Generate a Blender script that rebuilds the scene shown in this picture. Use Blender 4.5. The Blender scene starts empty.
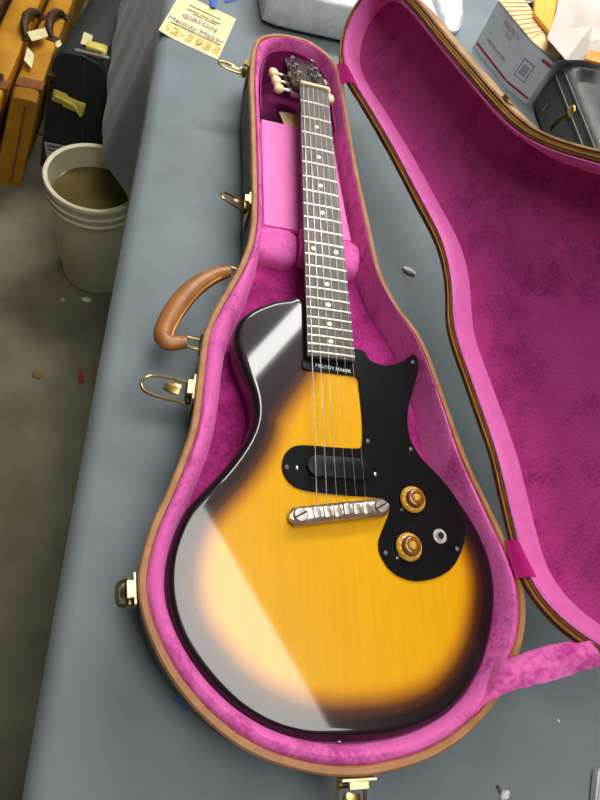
import bpy, bmesh, math, random
from mathutils import Vector, Matrix, noise
from mathutils.geometry import delaunay_2d_cdt
random.seed(7)
SC = bpy.context.scene
COL = SC.collection
PI = math.pi

# ------------------------------------------------------------------ camera
cam_d = bpy.data.cameras.new('camera')
cam_d.sensor_fit = 'HORIZONTAL'
cam_d.sensor_width = 36.0
cam_d.lens = 36.0 * 555.0 / 600.0
cam_d.clip_start = 0.01
cam = bpy.data.objects.new('camera', cam_d)
COL.objects.link(cam)
_R = Matrix([(0.9603236, -0.0932616, -0.2628325), (-0.0361666, 0.8928258, -0.4489476), (0.2765332, 0.4406408, 0.8540287)])
cam.matrix_world = Matrix.Translation(Vector([(-0.1916, -0.146, 0.5958)][0])) @ _R.to_4x4()
SC.camera = cam

# ------------------------------------------------------------------ world and exposure
w = bpy.data.worlds.new('world')
SC.world = w
w.use_nodes = True
w.node_tree.nodes['Background'].inputs[0].default_value = (0.86, 0.95, 1.0, 1)
w.node_tree.nodes['Background'].inputs[1].default_value = 0.20
SC.view_settings.view_transform = 'Standard'
SC.view_settings.look = 'None'
SC.view_settings.exposure = 0.22
SC.view_settings.gamma = 1.0
SC.view_settings.use_curve_mapping = False

PANEL_L = 8.0      # radiance of the ceiling light panel
STRIP_L = 19.0      # radiance of the strip fixture
FLOOR_Z = -0.76
CEIL_Z = 1.72


# ------------------------------------------------------------------ materials
def srgb(r, g, b):
    f = lambda c: (c / 255 / 12.92) if c / 255 <= 0.04045 else ((c / 255 + 0.055) / 1.055) ** 2.4
    return (f(r), f(g), f(b), 1)


class NT:
    def __init__(self, m):
        m.use_nodes = True
        self.t = m.node_tree
        self.b = self.t.nodes['Principled BSDF']

    def n(self, typ, **kw):
        nd = self.t.nodes.new(typ)
        for k, v in kw.items():
            setattr(nd, k, v)
        return nd

    def l(self, a, b):
        self.t.links.new(a, b)


MATS = {}


def mat(name, c1, c2=None, rough=0.5, metal=0.0, scale=30.0, stretch=(1, 1, 1), lo=0.35, hi=0.65, detail=4.0,
        bump=0.0, bscale=None, sheen=0.0, sheen_tint=None, coat=0.0, spec=0.5, emit=0.0, trans=0.0, alpha=1.0, sheen_rough=0.4):
    m = bpy.data.materials.new(name)
    q = NT(m)
    b = q.b
    b.inputs['Roughness'].default_value = rough
    b.inputs['Metallic'].default_value = metal
    b.inputs['Specular IOR Level'].default_value = spec
    b.inputs['Sheen Weight'].default_value = sheen
    b.inputs['Sheen Roughness'].default_value = sheen_rough
    if sheen_tint:
        b.inputs['Sheen Tint'].default_value = sheen_tint
    b.inputs['Coat Weight'].default_value = coat
    b.inputs['Coat Roughness'].default_value = 0.05
    b.inputs['Transmission Weight'].default_value = trans
    b.inputs['Alpha'].default_value = alpha
    if emit:
        b.inputs['Emission Color'].default_value = c1
        b.inputs['Emission Strength'].default_value = emit
    tc = q.n('ShaderNodeTexCoord')
    mp = q.n('ShaderNodeMapping')
    mp.inputs['Scale'].default_value = stretch
    q.l(tc.outputs['Object'], mp.inputs[0])
    nz = q.n('ShaderNodeTexNoise')
    nz.inputs['Scale'].default_value = scale
    nz.inputs['Detail'].default_value = detail
    q.l(mp.outputs[0], nz.inputs['Vector'])
    rp = q.n('ShaderNodeValToRGB')
    rp.color_ramp.elements[0].position = lo
    rp.color_ramp.elements[1].position = hi
    rp.color_ramp.elements[0].color = c1
    rp.color_ramp.elements[1].color = c2 or tuple(min(1, v * 1.12) for v in c1[:3]) + (1,)
    q.l(nz.outputs[0], rp.inputs[0])
    q.l(rp.outputs[0], b.inputs['Base Color'])
    if bump:
        nb = q.n('ShaderNodeTexNoise')
        nb.inputs['Scale'].default_value = bscale or scale * 4
        nb.inputs['Detail'].default_value = 3
        q.l(mp.outputs[0], nb.inputs['Vector'])
        bp = q.n('ShaderNodeBump')
        bp.inputs['Strength'].default_value = bump
        bp.inputs['Distance'].default_value = 0.004
        q.l(nb.outputs[0], bp.inputs['Height'])
        q.l(bp.outputs[0], b.inputs['Normal'])
    MATS[name] = m
    return m


def velvet(name, dark, light, lo, hi, scale, stretch=(1, 1, 1), fine=260.0, bump=0.6, nap=None, sheen=0.55, specks=False):
    """crushed plush: large nap patches multiplied by fine pile speckle"""
    m = bpy.data.materials.new(name)
    q = NT(m)
    b = q.b
    b.inputs['Roughness'].default_value = 0.85
    b.inputs['Specular IOR Level'].default_value = 0.15
    b.inputs['Sheen Weight'].default_value = sheen
    b.inputs['Sheen Roughness'].default_value = 0.35
    b.inputs['Sheen Tint'].default_value = srgb(255, 140, 215)
    tc = q.n('ShaderNodeTexCoord')
    mp = q.n('ShaderNodeMapping')
    mp.inputs['Scale'].default_value = stretch
    q.l(tc.outputs['Object'], mp.inputs[0])
    n1 = q.n('ShaderNodeTexNoise')
    n1.inputs['Scale'].default_value = scale
    n1.inputs['Detail'].default_value = 5
    n1.inputs['Roughness'].default_value = 0.6
    n1.inputs['Distortion'].default_value = 0.6
    q.l(mp.outputs[0], n1.inputs['Vector'])
    n2 = q.n('ShaderNodeTexNoise')
    n2.inputs['Scale'].default_value = fine
    n2.inputs['Detail'].default_value = 2
    q.l(tc.outputs['Object'], n2.inputs['Vector'])
    mx = q.n('ShaderNodeMath', operation='MULTIPLY_ADD')
    mx.inputs[1].default_value = 0.30
    q.l(n2.outputs[0], mx.inputs[0])
    s = q.n('ShaderNodeMath', operation='MULTIPLY')
    s.inputs[1].default_value = 0.72
    q.l(n1.outputs[0], s.inputs[0])
    q.l(s.outputs[0], mx.inputs[2])
    rp = q.n('ShaderNodeValToRGB')
    rp.color_ramp.elements[0].position = lo
    rp.color_ramp.elements[1].position = hi
    rp.color_ramp.elements[0].color = dark
    rp.color_ramp.elements[1].color = light
    q.l(mx.outputs[0], rp.inputs[0])
    if specks:                    # scuffed pile: pale flecks and drag marks
        n3 = q.n('ShaderNodeTexNoise')
        n3.inputs['Scale'].default_value = 26
        n3.inputs['Detail'].default_value = 6
        n3.inputs['Roughness'].default_value = 0.75
        q.l(tc.outputs['Object'], n3.inputs['Vector'])
        r3 = q.n('ShaderNodeValToRGB')
        r3.color_ramp.elements[0].position = 0.66
        r3.color_ramp.elements[1].position = 0.78
        q.l(n3.outputs[0], r3.inputs[0])
        m3 = q.n('ShaderNodeMix', data_type='RGBA')
        q.l(r3.outputs[0], m3.inputs[0])
        q.l(rp.outputs[0], m3.inputs[6])
        m3.inputs[7].default_value = srgb(240, 160, 214)
        q.l(m3.outputs[2], b.inputs['Base Color'])
    else:
        q.l(rp.outputs[0], b.inputs['Base Color'])
    bp = q.n('ShaderNodeBump')
    bp.inputs['Strength'].default_value = bump
    bp.inputs['Distance'].default_value = 0.003
    q.l(mx.outputs[0], bp.inputs['Height'])
    q.l(bp.outputs[0], b.inputs['Normal'])
    if nap:                       # pile combed one way: fibres lean along nap
        ge = q.n('ShaderNodeNewGeometry')
        va = q.n('ShaderNodeVectorMath', operation='ADD')
        va.inputs[1].default_value = nap
        vn = q.n('ShaderNodeVectorMath', operation='NORMALIZE')
        q.l(ge.outputs['Normal'], va.inputs[0])
        q.l(va.outputs[0], vn.inputs[0])
        q.l(vn.outputs[0], bp.inputs['Normal'])
    MATS[name] = m
    return m


PINK_D, PINK_L = srgb(172, 34, 122), srgb(228, 84, 174)
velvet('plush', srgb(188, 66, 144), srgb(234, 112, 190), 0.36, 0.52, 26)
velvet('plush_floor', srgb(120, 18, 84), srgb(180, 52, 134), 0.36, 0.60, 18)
velvet('plush_shaded_wall', srgb(118, 20, 86), srgb(172, 50, 130), 0.36, 0.60, 20, sheen=0.25)  # same plush, recess shade of the head-well wall put into the colour
velvet('plush_shaded_floor', srgb(74, 6, 48), srgb(122, 22, 86), 0.36, 0.60, 18, nap=(0, 1.0, 0), sheen=0.2)  # head-well floor: shade of the deep recess painted as darker plush
velvet('plush_lid', srgb(146, 22, 104), srgb(226, 84, 172), 0.30, 0.53, 14, stretch=(1, 1, 1), fine=330, nap=(-0.18, 1.0, 0), sheen=0.12, specks=True)
velvet('plush_strap', srgb(196, 62, 148), srgb(240, 116, 194), 0.38, 0.55, 34, fine=200)
mat('satin_pink', srgb(232, 110, 190), srgb(238, 120, 196), rough=0.6, sheen=0.3, sheen_tint=srgb(255, 160, 220), scale=60)
mat('ribbon', srgb(238, 40, 162), srgb(242, 52, 170), rough=0.4, scale=80)
mat('binding', srgb(158, 108, 66), srgb(182, 130, 84), rough=0.55, scale=45, bump=0.15, bscale=300)
mat('shell', srgb(76, 60, 40), srgb(92, 74, 50), rough=0.5, scale=60, bump=0.25, bscale=500)
mat('lid_side', srgb(150, 112, 72), srgb(196, 156, 110), rough=0.55, scale=30, bump=0.2, bscale=400)
mat('valance', srgb(116, 76, 34), srgb(146, 98, 48), rough=0.4, scale=40)
mat('gold_line', srgb(170, 124, 62), srgb(190, 146, 80), rough=0.4, scale=60)
mat('brass', srgb(176, 150, 84), srgb(206, 184, 120), rough=0.28, metal=1.0, scale=80)
mat('brass_pale', srgb(222, 206, 150), srgb(236, 224, 176), rough=0.35, metal=0.6, scale=80)
mat('brass_dark', srgb(92, 78, 44), srgb(130, 112, 62), rough=0.35, metal=1.0, scale=80)
mat('handle_leather', srgb(150, 96, 46), srgb(178, 118, 62), rough=0.38, scale=40, bump=0.2, bscale=300)
mat('cloth', srgb(114, 124, 130), srgb(125, 136, 142), rough=0.62, scale=9, bump=0.45, bscale=11, sheen=0.15, spec=0.3)
mat('black_plastic', (0.006, 0.006, 0.007, 1), (0.008, 0.008, 0.009, 1), spec=0.3, rough=0.2, scale=60)
mat('pickup_black', (0.005, 0.005, 0.006, 1), (0.007, 0.007, 0.008, 1), spec=0.2, rough=0.35, scale=60)
mat('rosewood', srgb(54, 47, 44), srgb(94, 84, 79), rough=0.5, scale=60, stretch=(6, 0.5, 1), lo=0.3, hi=0.7)
mat('fret_wire', srgb(214, 208, 188), srgb(232, 228, 212), rough=0.4, metal=0.4, scale=90)
mat('pearl', srgb(226, 216, 172), srgb(240, 234, 204), rough=0.3, scale=120)
mat('ivory', srgb(232, 214, 160), srgb(244, 230, 184), rough=0.35, scale=60)
mat('nickel', srgb(176, 168, 156), srgb(206, 198, 186), rough=0.36, metal=1.0, scale=140, bump=0.1, bscale=160)
mat('screw_dull', srgb(96, 96, 98), srgb(120, 120, 122), rough=0.5, metal=0.7, scale=90)
mat('steel', srgb(200, 200, 196), srgb(222, 222, 218), rough=0.25, metal=1.0, scale=90)
mat('string_steel', srgb(150, 146, 136), srgb(190, 186, 176), rough=0.35, metal=0.9, scale=90)
mat('head_black', srgb(28, 24, 26), srgb(34, 30, 32), rough=0.18, scale=60)
mat('neck_wood', srgb(52, 22, 14), srgb(66, 30, 18), rough=0.2, scale=20, stretch=(8, 0.6, 8), coat=0.4)
mat('amber', srgb(206, 146, 36), srgb(232, 178, 66), rough=0.2, scale=200, coat=0.6)
mat('amber_deep', srgb(122, 72, 8), srgb(150, 94, 14), rough=0.2, scale=90, coat=0.6)
mat('white_print', srgb(235, 235, 230), srgb(240, 240, 236), rough=0.5, scale=60)
mat('jack_metal', srgb(196, 190, 182), srgb(214, 208, 200), rough=0.4, metal=0.3, scale=90)
mat('dark_hole', (0.003, 0.003, 0.003, 1), (0.004, 0.004, 0.004, 1), rough=0.7)
mat('paper_cream', srgb(226, 214, 160), srgb(234, 224, 176), rough=0.7, scale=30)
mat('paper_tan', srgb(196, 160, 120), srgb(214, 180, 140), rough=0.7, scale=30)
mat('ink_brown', srgb(120, 104, 78), srgb(140, 124, 96), rough=0.7, scale=90)
mat('ink_blue', srgb(128, 132, 170), srgb(150, 152, 184), rough=0.7, scale=90)
mat('ink_yellow', srgb(232, 184, 48), srgb(240, 200, 80), rough=0.6, scale=90)
mat('tape_blue', srgb(42, 92, 176), srgb(54, 108, 196), rough=0.5, scale=60)
mat('foam_wrap', srgb(206, 210, 212), srgb(226, 230, 232), rough=0.35, scale=60, bump=0.5, bscale=110)
mat('foam_bit', srgb(232, 232, 232), srgb(244, 244, 244), rough=0.6, scale=60, emit=0)
mat('carton_white', srgb(196, 198, 204), srgb(206, 208, 213), rough=0.5, scale=20)
mat('carton_brown', srgb(222, 190, 140), srgb(232, 202, 154), rough=0.7, scale=20)
mat('carton_line', srgb(196, 158, 104), srgb(204, 168, 116), rough=0.7, scale=20)
mat('print_red', srgb(150, 34, 60), srgb(162, 42, 68), rough=0.5, scale=40)
mat('print_rose', srgb(172, 116, 128), srgb(180, 126, 138), rough=0.5, scale=40)
mat('print_grey', srgb(150, 140, 148), srgb(160, 150, 158), rough=0.5, scale=40)
mat('print_blue', srgb(98, 104, 134), srgb(110, 116, 146), rough=0.5, scale=40)
mat('envelope', srgb(238, 172, 62), srgb(246, 184, 80), rough=0.6, scale=20)
mat('white_paper', srgb(190, 180, 174), srgb(200, 192, 186), rough=0.6, scale=8, bump=0.2, bscale=20)
mat('tan_leather', srgb(208, 140, 60), srgb(222, 160, 84), rough=0.6, scale=20)
mat('case_grey', srgb(62, 64, 62), srgb(78, 80, 78), rough=0.38, scale=50, bump=0.3, bscale=500)
mat('thread', srgb(214, 208, 190), srgb(228, 222, 206), rough=0.6, scale=50)
mat('pail', srgb(214, 206, 172), srgb(222, 214, 182), rough=0.45, scale=6)
mat('pail_water', srgb(84, 74, 34), srgb(110, 98, 54), rough=0.15, scale=9)
mat('tweed_gold', srgb(178, 122, 10), srgb(206, 146, 22), rough=0.65, scale=16, bump=0.3, bscale=600)
mat('tweed_trim', srgb(120, 70, 34), srgb(150, 92, 50), rough=0.5, scale=30)
mat('brown_dark', srgb(58, 40, 24), srgb(74, 52, 32), rough=0.5, scale=30)
mat('tolex_black', srgb(38, 40, 42), srgb(48, 50, 52), rough=0.5, scale=60, bump=0.3, bscale=600)
mat('gold_bright', srgb(248, 226, 90), srgb(254, 242, 140), rough=0.35, metal=0.25, scale=60)
mat('grey_print', srgb(188, 188, 186), srgb(206, 206, 204), rough=0.6, scale=60)
mat('debris_white', srgb(200, 196, 180), srgb(220, 216, 200), rough=0.7, scale=60)
mat('debris_red', srgb(150, 40, 40), srgb(170, 50, 50), rough=0.6, scale=60)
mat('debris_brown', srgb(140, 110, 50), srgb(160, 126, 60), rough=0.7, scale=60)
mat('wood_table', srgb(120, 84, 52), srgb(140, 100, 64), rough=0.6, scale=20)
mat('wall_dark', srgb(78, 76, 70), srgb(88, 86, 80), rough=0.8, scale=5)
mat('wall_pale', srgb(214, 214, 208), srgb(222, 222, 216), rough=0.85, scale=5)
mat('ceiling', srgb(196, 196, 190), srgb(204, 204, 198), rough=0.9, scale=4)
mat('fixture_white', srgb(220, 220, 216), srgb(228, 228, 224), rough=0.5, scale=10)
mat('concrete', srgb(98, 95, 76), srgb(136, 132, 108), rough=0.7, scale=7.0, lo=0.3, hi=0.7, detail=9, bump=0.15, bscale=30)


def emission(name, col, s):
    m = bpy.data.materials.new(name)
    q = NT(m)
    e = q.n('ShaderNodeEmission')
    e.inputs[0].default_value = col
    nz = q.n('ShaderNodeTexNoise')
    nz.inputs['Scale'].default_value = 2.2
    tc = q.n('ShaderNodeTexCoord')
    q.l(tc.outputs['Object'], nz.inputs['Vector'])
    mr = q.n('ShaderNodeMapRange')
    mr.inputs['To Min'].default_value = s * 0.92
    mr.inputs['To Max'].default_value = s * 1.08
    q.l(nz.outputs[0], mr.inputs['Value'])
    q.l(mr.outputs[0], e.inputs[1])
    out = [x for x in q.t.nodes if x.type == 'OUTPUT_MATERIAL'][0]
    q.l(e.outputs[0], out.inputs[0])
    MATS[name] = m


emission('diffuser', (1.0, 0.97, 0.92, 1), PANEL_L)
emission('far_fill', (1.0, 0.97, 0.93, 1), 30.0)
emission('tube_light', (1.0, 0.97, 0.93, 1), STRIP_L)


def burst_material():
    m = bpy.data.materials.new('sunburst')
    q = NT(m)
    at = q.n('ShaderNodeAttribute', attribute_name='burst')
    rp = q.n('ShaderNodeValToRGB')
    cr = rp.color_ramp
    cr.elements[0].position = 0.0
    cr.elements[0].color = (0.010, 0.004, 0.006, 1)
    cr.elements[1].position = 1.0
    cr.elements[1].color = (0.84, 0.42, 0.002, 1)
    for p, c in ((0.28, (0.016, 0.006, 0.006, 1)), (0.48, (0.10, 0.028, 0.005, 1)), (0.68, (0.46, 0.17, 0.003, 1)), (0.86, (0.76, 0.34, 0.003, 1))):
        e = cr.elements.new(p)
        e.color = c
    q.l(at.outputs['Fac'], rp.inputs[0])
    tc = q.n('ShaderNodeTexCoord')
    mp = q.n('ShaderNodeMapping')
    mp.inputs['Scale'].default_value = (9, 0.5, 1)
    q.l(tc.outputs['Object'], mp.inputs[0])
    nz = q.n('ShaderNodeTexNoise')
    nz.inputs['Scale'].default_value = 26
    nz.inputs['Detail'].default_value = 5
    q.l(mp.outputs[0], nz.inputs['Vector'])
    mr = q.n('ShaderNodeMapRange')
    mr.inputs['To Min'].default_value = 0.88
    mr.inputs['To Max'].default_value = 1.10
    q.l(nz.outputs[0], mr.inputs['Value'])
    mx = q.n('ShaderNodeMix', data_type='RGBA', blend_type='MULTIPLY')
    mx.inputs[0].default_value = 1.0
    q.l(rp.outputs[0], mx.inputs[6])
    q.l(mr.outputs[0], mx.inputs[7])
    q.l(mx.outputs[2], q.b.inputs['Base Color'])
    q.b.inputs['Roughness'].default_value = 0.30
    q.b.inputs['Specular IOR Level'].default_value = 0.15
    q.b.inputs['Coat Weight'].default_value = 0.9
    q.b.inputs['Coat Roughness'].default_value = 0.04
    MATS['sunburst'] = m


burst_material()


# ------------------------------------------------------------------ object helpers
def tag(o, label=None, cat=None, group=None, kind=None):
    if label:
        o['label'] = label
    if cat:
        o['category'] = cat
    if group:
        o['group'] = group
    if kind:
        o['kind'] = kind
    return o


def thing(name, label, cat, loc=(0, 0, 0), rot=(0, 0, 0), group=None):
    o = bpy.data.objects.new(name, None)
    o.empty_display_size = 0.05
    COL.objects.link(o)
    o.location = loc
    o.rotation_euler = rot
    return tag(o, label, cat, group)


def obj(name, bm, m, parent=None, smooth=False, loc=None):
    """links a bmesh as one object; bmesh coordinates are in the parent's frame"""
    me = bpy.data.meshes.new(name)
    bmesh.ops.recalc_face_normals(bm, faces=bm.faces[:])
    if smooth:
        for f in bm.faces:
            f.smooth = True
    bm.to_mesh(me)
    bm.free()
    me.materials.append(MATS[m])
    if smooth:
        try:
            me.set_sharp_from_angle(angle=math.radians(42))
        except Exception:
            pass
    o = bpy.data.objects.new(name, me)
    COL.objects.link(o)
    if parent:
        o.parent = parent
    if loc:
        o.location = loc
    return o


def place(me_obj, name, loc, parent=None, rot=(0, 0, 0), scale=(1, 1, 1)):
    o = me_obj.copy()
    o.name = name
    COL.objects.link(o)
    o.parent = parent
    o.location = loc
    o.rotation_euler = rot
    o.scale = scale
    return o


def B():
    return bmesh.new()


def add_box(bm, c, s, M=None, bev=0.0, seg=2):
    r = bmesh.ops.create_cube(bm, size=1.0)
    vs = r['verts']
    for v in vs:
        v.co = Vector((v.co.x * s[0], v.co.y * s[1], v.co.z * s[2]))
    if bev:
        es = list({e for v in vs for e in v.link_edges})
        rr = bmesh.ops.bevel(bm, geom=es, offset=bev, segments=seg, profile=0.5, affect='EDGES')
        vs = list({v for f in rr['faces'] for v in f.verts} | {v for v in vs if v.is_valid})
    for v in vs:
        p = v.co
        if M is not None:
            p = M @ p
        v.co = p + Vector(c)
    return bm


def add_tube(bm, pts, rad, seg=10, caps=True, flat=1.0, up=(0, 0, 1)):
    pts = [Vector(p) for p in pts]
    n = len(pts)
    rads = rad if isinstance(rad, (list, tuple)) else [rad] * n
    rings = []
    prev = None
    for i, p in enumerate(pts):
        t = (pts[min(i + 1, n - 1)] - pts[max(i - 1, 0)]).normalized()
        u = Vector(up) - t * Vector(up).dot(t)
        if u.length < 1e-3:
            u = prev if prev else (Vector((1, 0, 0)) - t * t.x)
        if prev and u.dot(prev) < 0:
            u = -u
        u.normalize()
        prev = u
        s = t.cross(u)
        ring = [bm.verts.new(p + (s * math.cos(a) + u * math.sin(a) * flat) * rads[i]) for a in [2 * PI * k / seg for k in range(seg)]]
        rings.append(ring)
    for a, b in zip(rings, rings[1:]):
        for k in range(seg):
            bm.faces.new((a[k], a[(k + 1) % seg], b[(k + 1) % seg], b[k]))
    if caps:
        bm.faces.new(rings[0])
        bm.faces.new(rings[-1])
    return bm


def add_lathe(bm, prof, seg=32, c=(0, 0, 0), M=None):
    """prof: (radius, z) pairs; radius 0 closes"""
    rings = []
    for r, z in prof:
        if r < 1e-6:
            p = Vector((0, 0, z))
            rings.append([bm.verts.new((M @ p if M is not None else p) + Vector(c))])
        else:
            ring = []
            for k in range(seg):
                p = Vector((r * math.cos(2 * PI * k / seg), r * math.sin(2 * PI * k / seg), z))
                ring.append(bm.verts.new((M @ p if M is not None else p) + Vector(c)))
            rings.append(ring)
    for a, b in zip(rings, rings[1:]):
        if len(a) == 1 and len(b) == 1:
            continue
        for k in range(seg):
            k2 = (k + 1) % seg
            if len(a) == 1:
                bm.faces.new((a[0], b[k2], b[k]))
            elif len(b) == 1:
                bm.faces.new((a[k], a[k2], b[0]))
            else:
                bm.faces.new((a[k], a[k2], b[k2], b[k]))
    return bm


def loft(bm, loops, closed=True, cap0=False, cap1=False):
    """loops: equal-length lists of 3-D points"""
    L = [[bm.verts.new(p) for p in lp] for lp in loops]
    n = len(L[0])
    for a, b in zip(L, L[1:]):
        for k in range(n if closed else n - 1):
            k2 = (k + 1) % n
            bm.faces.new((a[k], a[k2], b[k2], b[k]))
    if cap0:
        bm.faces.new(L[0])
    if cap1:
        bm.faces.new(L[-1])
    return L


def prism(bm, poly, z0, z1, f=None):
    """poly of (x, y); f maps (x, y, z) to 3-D"""
    f = f or (lambda x, y, z: Vector((x, y, z)))
    loft(bm, [[f(x, y, z0) for x, y in poly], [f(x, y, z1) for x, y in poly]], cap0=True, cap1=True)
    return bm


def spline(pts, n, closed=True, dim=2):
    """Catmull-Rom through pts, resampled evenly to n points"""
    P_ = [Vector(p) for p in pts]
    m = len(P_)
    dense = []
    rng = m if closed else m - 1
    for i in range(rng):
        if closed:
            p0, p1, p2, p3 = P_[(i - 1) % m], P_[i], P_[(i + 1) % m], P_[(i + 2) % m]
        else:
            p0, p1, p2, p3 = P_[max(i - 1, 0)], P_[i], P_[i + 1], P_[min(i + 2, m - 1)]
        # centripetal-ish tension
        for k in range(24):
            t = k / 24
            a = 2 * p1
            b = (p2 - p0) * t
            c = (2 * p0 - 5 * p1 + 4 * p2 - p3) * t * t
            d = (3 * p1 - p0 - 3 * p2 + p3) * t ** 3
            dense.append((a + b + c + d) * 0.5)
    if not closed:
        dense.append(P_[-1])
    else:
        dense.append(dense[0].copy())
    acc = [0]
    for a, b in zip(dense, dense[1:]):
        acc.append(acc[-1] + (b - a).length)
    out = []
    tot = acc[-1]
    j = 0
    cnt = n if closed else n - 1
    for i in range(n):
        s = tot * i / cnt
        while j < len(acc) - 2 and acc[j + 1] < s:
            j += 1
        seg = acc[j + 1] - acc[j]
        t = (s - acc[j]) / seg if seg > 1e-12 else 0
        out.append(dense[j].lerp(dense[j + 1], min(1, t)))
    return out


def area2(l):
    return sum(a.x * b.y - b.x * a.y for a, b in zip(l, l[1:] + l[:1]))


def normals2(l):
    """inward normals of a closed 2-D loop"""
    n = len(l)
    s = 1 if area2(l) > 0 else -1
    out = []
    for i in range(n):
        t = (l[(i + 1) % n] - l[i - 1]).normalized()
        out.append(Vector((-t.y, t.x)) * s)
    return out


def inset(l, d):
    """offset inward by d (number or per-point list) with smoothing of folded spots"""
    nn = normals2(l)
    n = len(l)
    dd = d if isinstance(d, (list, tuple)) else [d] * n
    o = [l[i] + nn[i] * dd[i] for i in range(n)]
    mx = max(dd)
    if mx > 0.008:
        for _ in range(int(mx * 400)):
            o = [o[i] * 0.5 + (o[i - 1] + o[(i + 1) % n]) * 0.25 for i in range(n)]
    return o


def strip(bm, rows):
    """open grid from rows of points"""
    return loft(bm, rows, closed=False)


def thick_strip(bm, rows, nrm, th):
    """a cloth strip with thickness th along nrm"""
    nv = Vector(nrm).normalized() * th
    a = [[Vector(p) for p in r] for r in rows]
    loops = []
    for r in a:
        loops.append([p for p in r] + [p - nv for p in reversed(r)])
    loft(bm, loops, closed=True, cap0=True, cap1=True)
    return bm


def text_obj(name, body, size, m, parent, loc, rot, depth=0.0002, sx=1.0):
    cu = bpy.data.curves.new(name, 'FONT')
    cu.body = body
    cu.size = size
    cu.extrude = depth
    cu.align_x = 'CENTER'
    cu.align_y = 'CENTER'
    cu.resolution_u = 2
    tmp = bpy.data.objects.new(name + '_tmp', cu)
    COL.objects.link(tmp)
    bpy.context.view_layer.update()
    me = bpy.data.meshes.new_from_object(tmp.evaluated_get(bpy.context.evaluated_depsgraph_get()))
    bpy.data.objects.remove(tmp)
    me.materials.clear()
    me.materials.append(MATS[m])
    o = bpy.data.objects.new(name, me)
    COL.objects.link(o)
    o.parent = parent
    o.location = loc
    o.rotation_euler = rot
    o.scale = (sx, 1, 1)
    return o


# ================================================================== THE SETTING
bm = B()
add_box(bm, (0.6, 1.2, FLOOR_Z - 0.05), (7, 7, 0.1))
tag(obj('floor', bm, 'concrete'), 'grey-brown worn concrete workshop floor beside the table', 'floor', kind='structure')
bm = B()
add_box(bm, (-1.45, 1.2, (FLOOR_Z + CEIL_Z) / 2), (0.1, 7, CEIL_Z - FLOOR_Z))
tag(obj('ambient_block_wall', bm, 'wall_dark'), 'unseen dark wall added left of the stored cases to cut ambient light', 'wall', kind='structure')  # out-of-view wall, put in to keep ambient light off the hanging cloth
bm = B()
add_box(bm, (0.6, 3.6, (FLOOR_Z + CEIL_Z) / 2), (7, 0.1, CEIL_Z - FLOOR_Z))
tag(obj('reflector_wall', bm, 'wall_pale'), 'unseen pale wall added past the far end of the table to reflect light', 'wall', kind='structure')  # out-of-view wall, added to give the headstock something pale to mirror
bm = B()
add_box(bm, (0.6, 1.2, CEIL_Z + 0.06), (7, 7, 0.1))
tag(obj('ceiling', bm, 'ceiling'), 'pale ceiling above the work table', 'ceiling', kind='structure')


def fixture(name, label, c, u, length, width, dif, depth=0.05):
    ang = math.atan2(u[1], u[0])
    t = thing(name, label, 'light', (c[0], c[1], CEIL_Z + 0.01), (0, 0, ang))
    b_ = B()
    add_box(b_, (0, 0, -0.015), (length + 0.05, width + 0.05, 0.04), bev=0.004)
    obj('housing', b_, 'fixture_white', t)
    b_ = B()
    add_box(b_, (0, 0, -0.042), (length, width, 0.012), bev=0.003)
    obj('diffuser', b_, dif, t)
    return t


fixture('ceiling_light', 'wide rectangular ceiling light mirrored in the guitar lower bout', (0.099, -0.150), (0.53, -0.848), 1.25, 0.45, 'diffuser')
fixture('strip_light', 'narrow strip ceiling light mirrored in the guitar upper bout', (0.315, 1.085), (0.60, 0.80), 1.20, 0.078, 'tube_light')

fixture('strip_light', 'added broad fill light past the far end of the table', (0.50, 1.87), (1.0, 0.0), 1.4, 0.34, 'far_fill')  # unseen extra lamp, put in to brighten the far part of the table

# ------------------------------------------------------------------ table and cloth
TX0, TX1, TY0, TY1 = -0.232, 1.25, -0.62, 2.2
tb = thing('work_table', 'long work table hidden under the grey cloth', 'table', (0.5, 0.8, FLOOR_Z))
bm = B()
add_box(bm, (0, 0, 0.735), (TX1 - TX0 - 0.03, TY1 - TY0 - 0.04, 0.035), bev=0.004)
obj('tabletop', bm, 'wood_table', tb)
for sx in (-1, 1):
    for sy in (-1, 1):
        bm = B()
        add_box(bm, (sx * 0.66, sy * 1.3, 0.359), (0.06, 0.06, 0.717), bev=0.004)
        obj('leg', bm, 'wood_table', tb)


def flare(y):
    pts = [(-0.7, 0.03), (0.3, 0.016), (0.7, 0.018), (0.82, 0.045), (0.93, 0.105), (1.02, 0.125), (1.3, 0.13), (2.3, 0.13)]
    for (a, fa), (b, fb) in zip(pts, pts[1:]):
        if y <= b:
            k = max(0, (y - a) / (b - a))
            return fa + (fb - fa) * k
    return pts[-1][1]


def edge_x(y):
    return -0.242 - 0.010 * math.sin(y * 2.1 + 2.2) - 0.012 * (1 - min(1, max(0, (y + 0.3) / 0.9)))


bm = B()
rows = []
NY = 150
for i in range(NY + 1):
    y = TY0 - 0.01 + (TY1 - TY0 + 0.02) * i / NY
    ex = edge_x(y)
    fl = flare(y)
    row = []
    for k in range(24):          # top, from far right to the left edge
        x = TX1 + 0.02 + (ex + 0.022 - TX1 - 0.02) * (k / 23)
        row.append(Vector((x, y, 0.0)))
    for k in range(1, 7):        # rounded edge
        a = k / 6 * PI / 2
        row.append(Vector((ex + 0.022 - 0.022 * math.sin(a), y, -0.022 + 0.022 * math.cos(a))))
    for k in range(1, 13):       # hanging drop
        q = k / 12
        wv = 0.004 * q * math.sin(y * 15 + 1.5 * math.sin(y * 7)) + 0.002 * q * math.sin(y * 43)
        row.append(Vector((ex - fl * q - wv, y, -0.022 - 0.34 * q)))
    rows.append(row)
strip(bm, rows)
tag(obj('tablecloth', bm, 'cloth', smooth=True), 'slate grey cloth spread over the work table', 'tablecloth')

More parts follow.
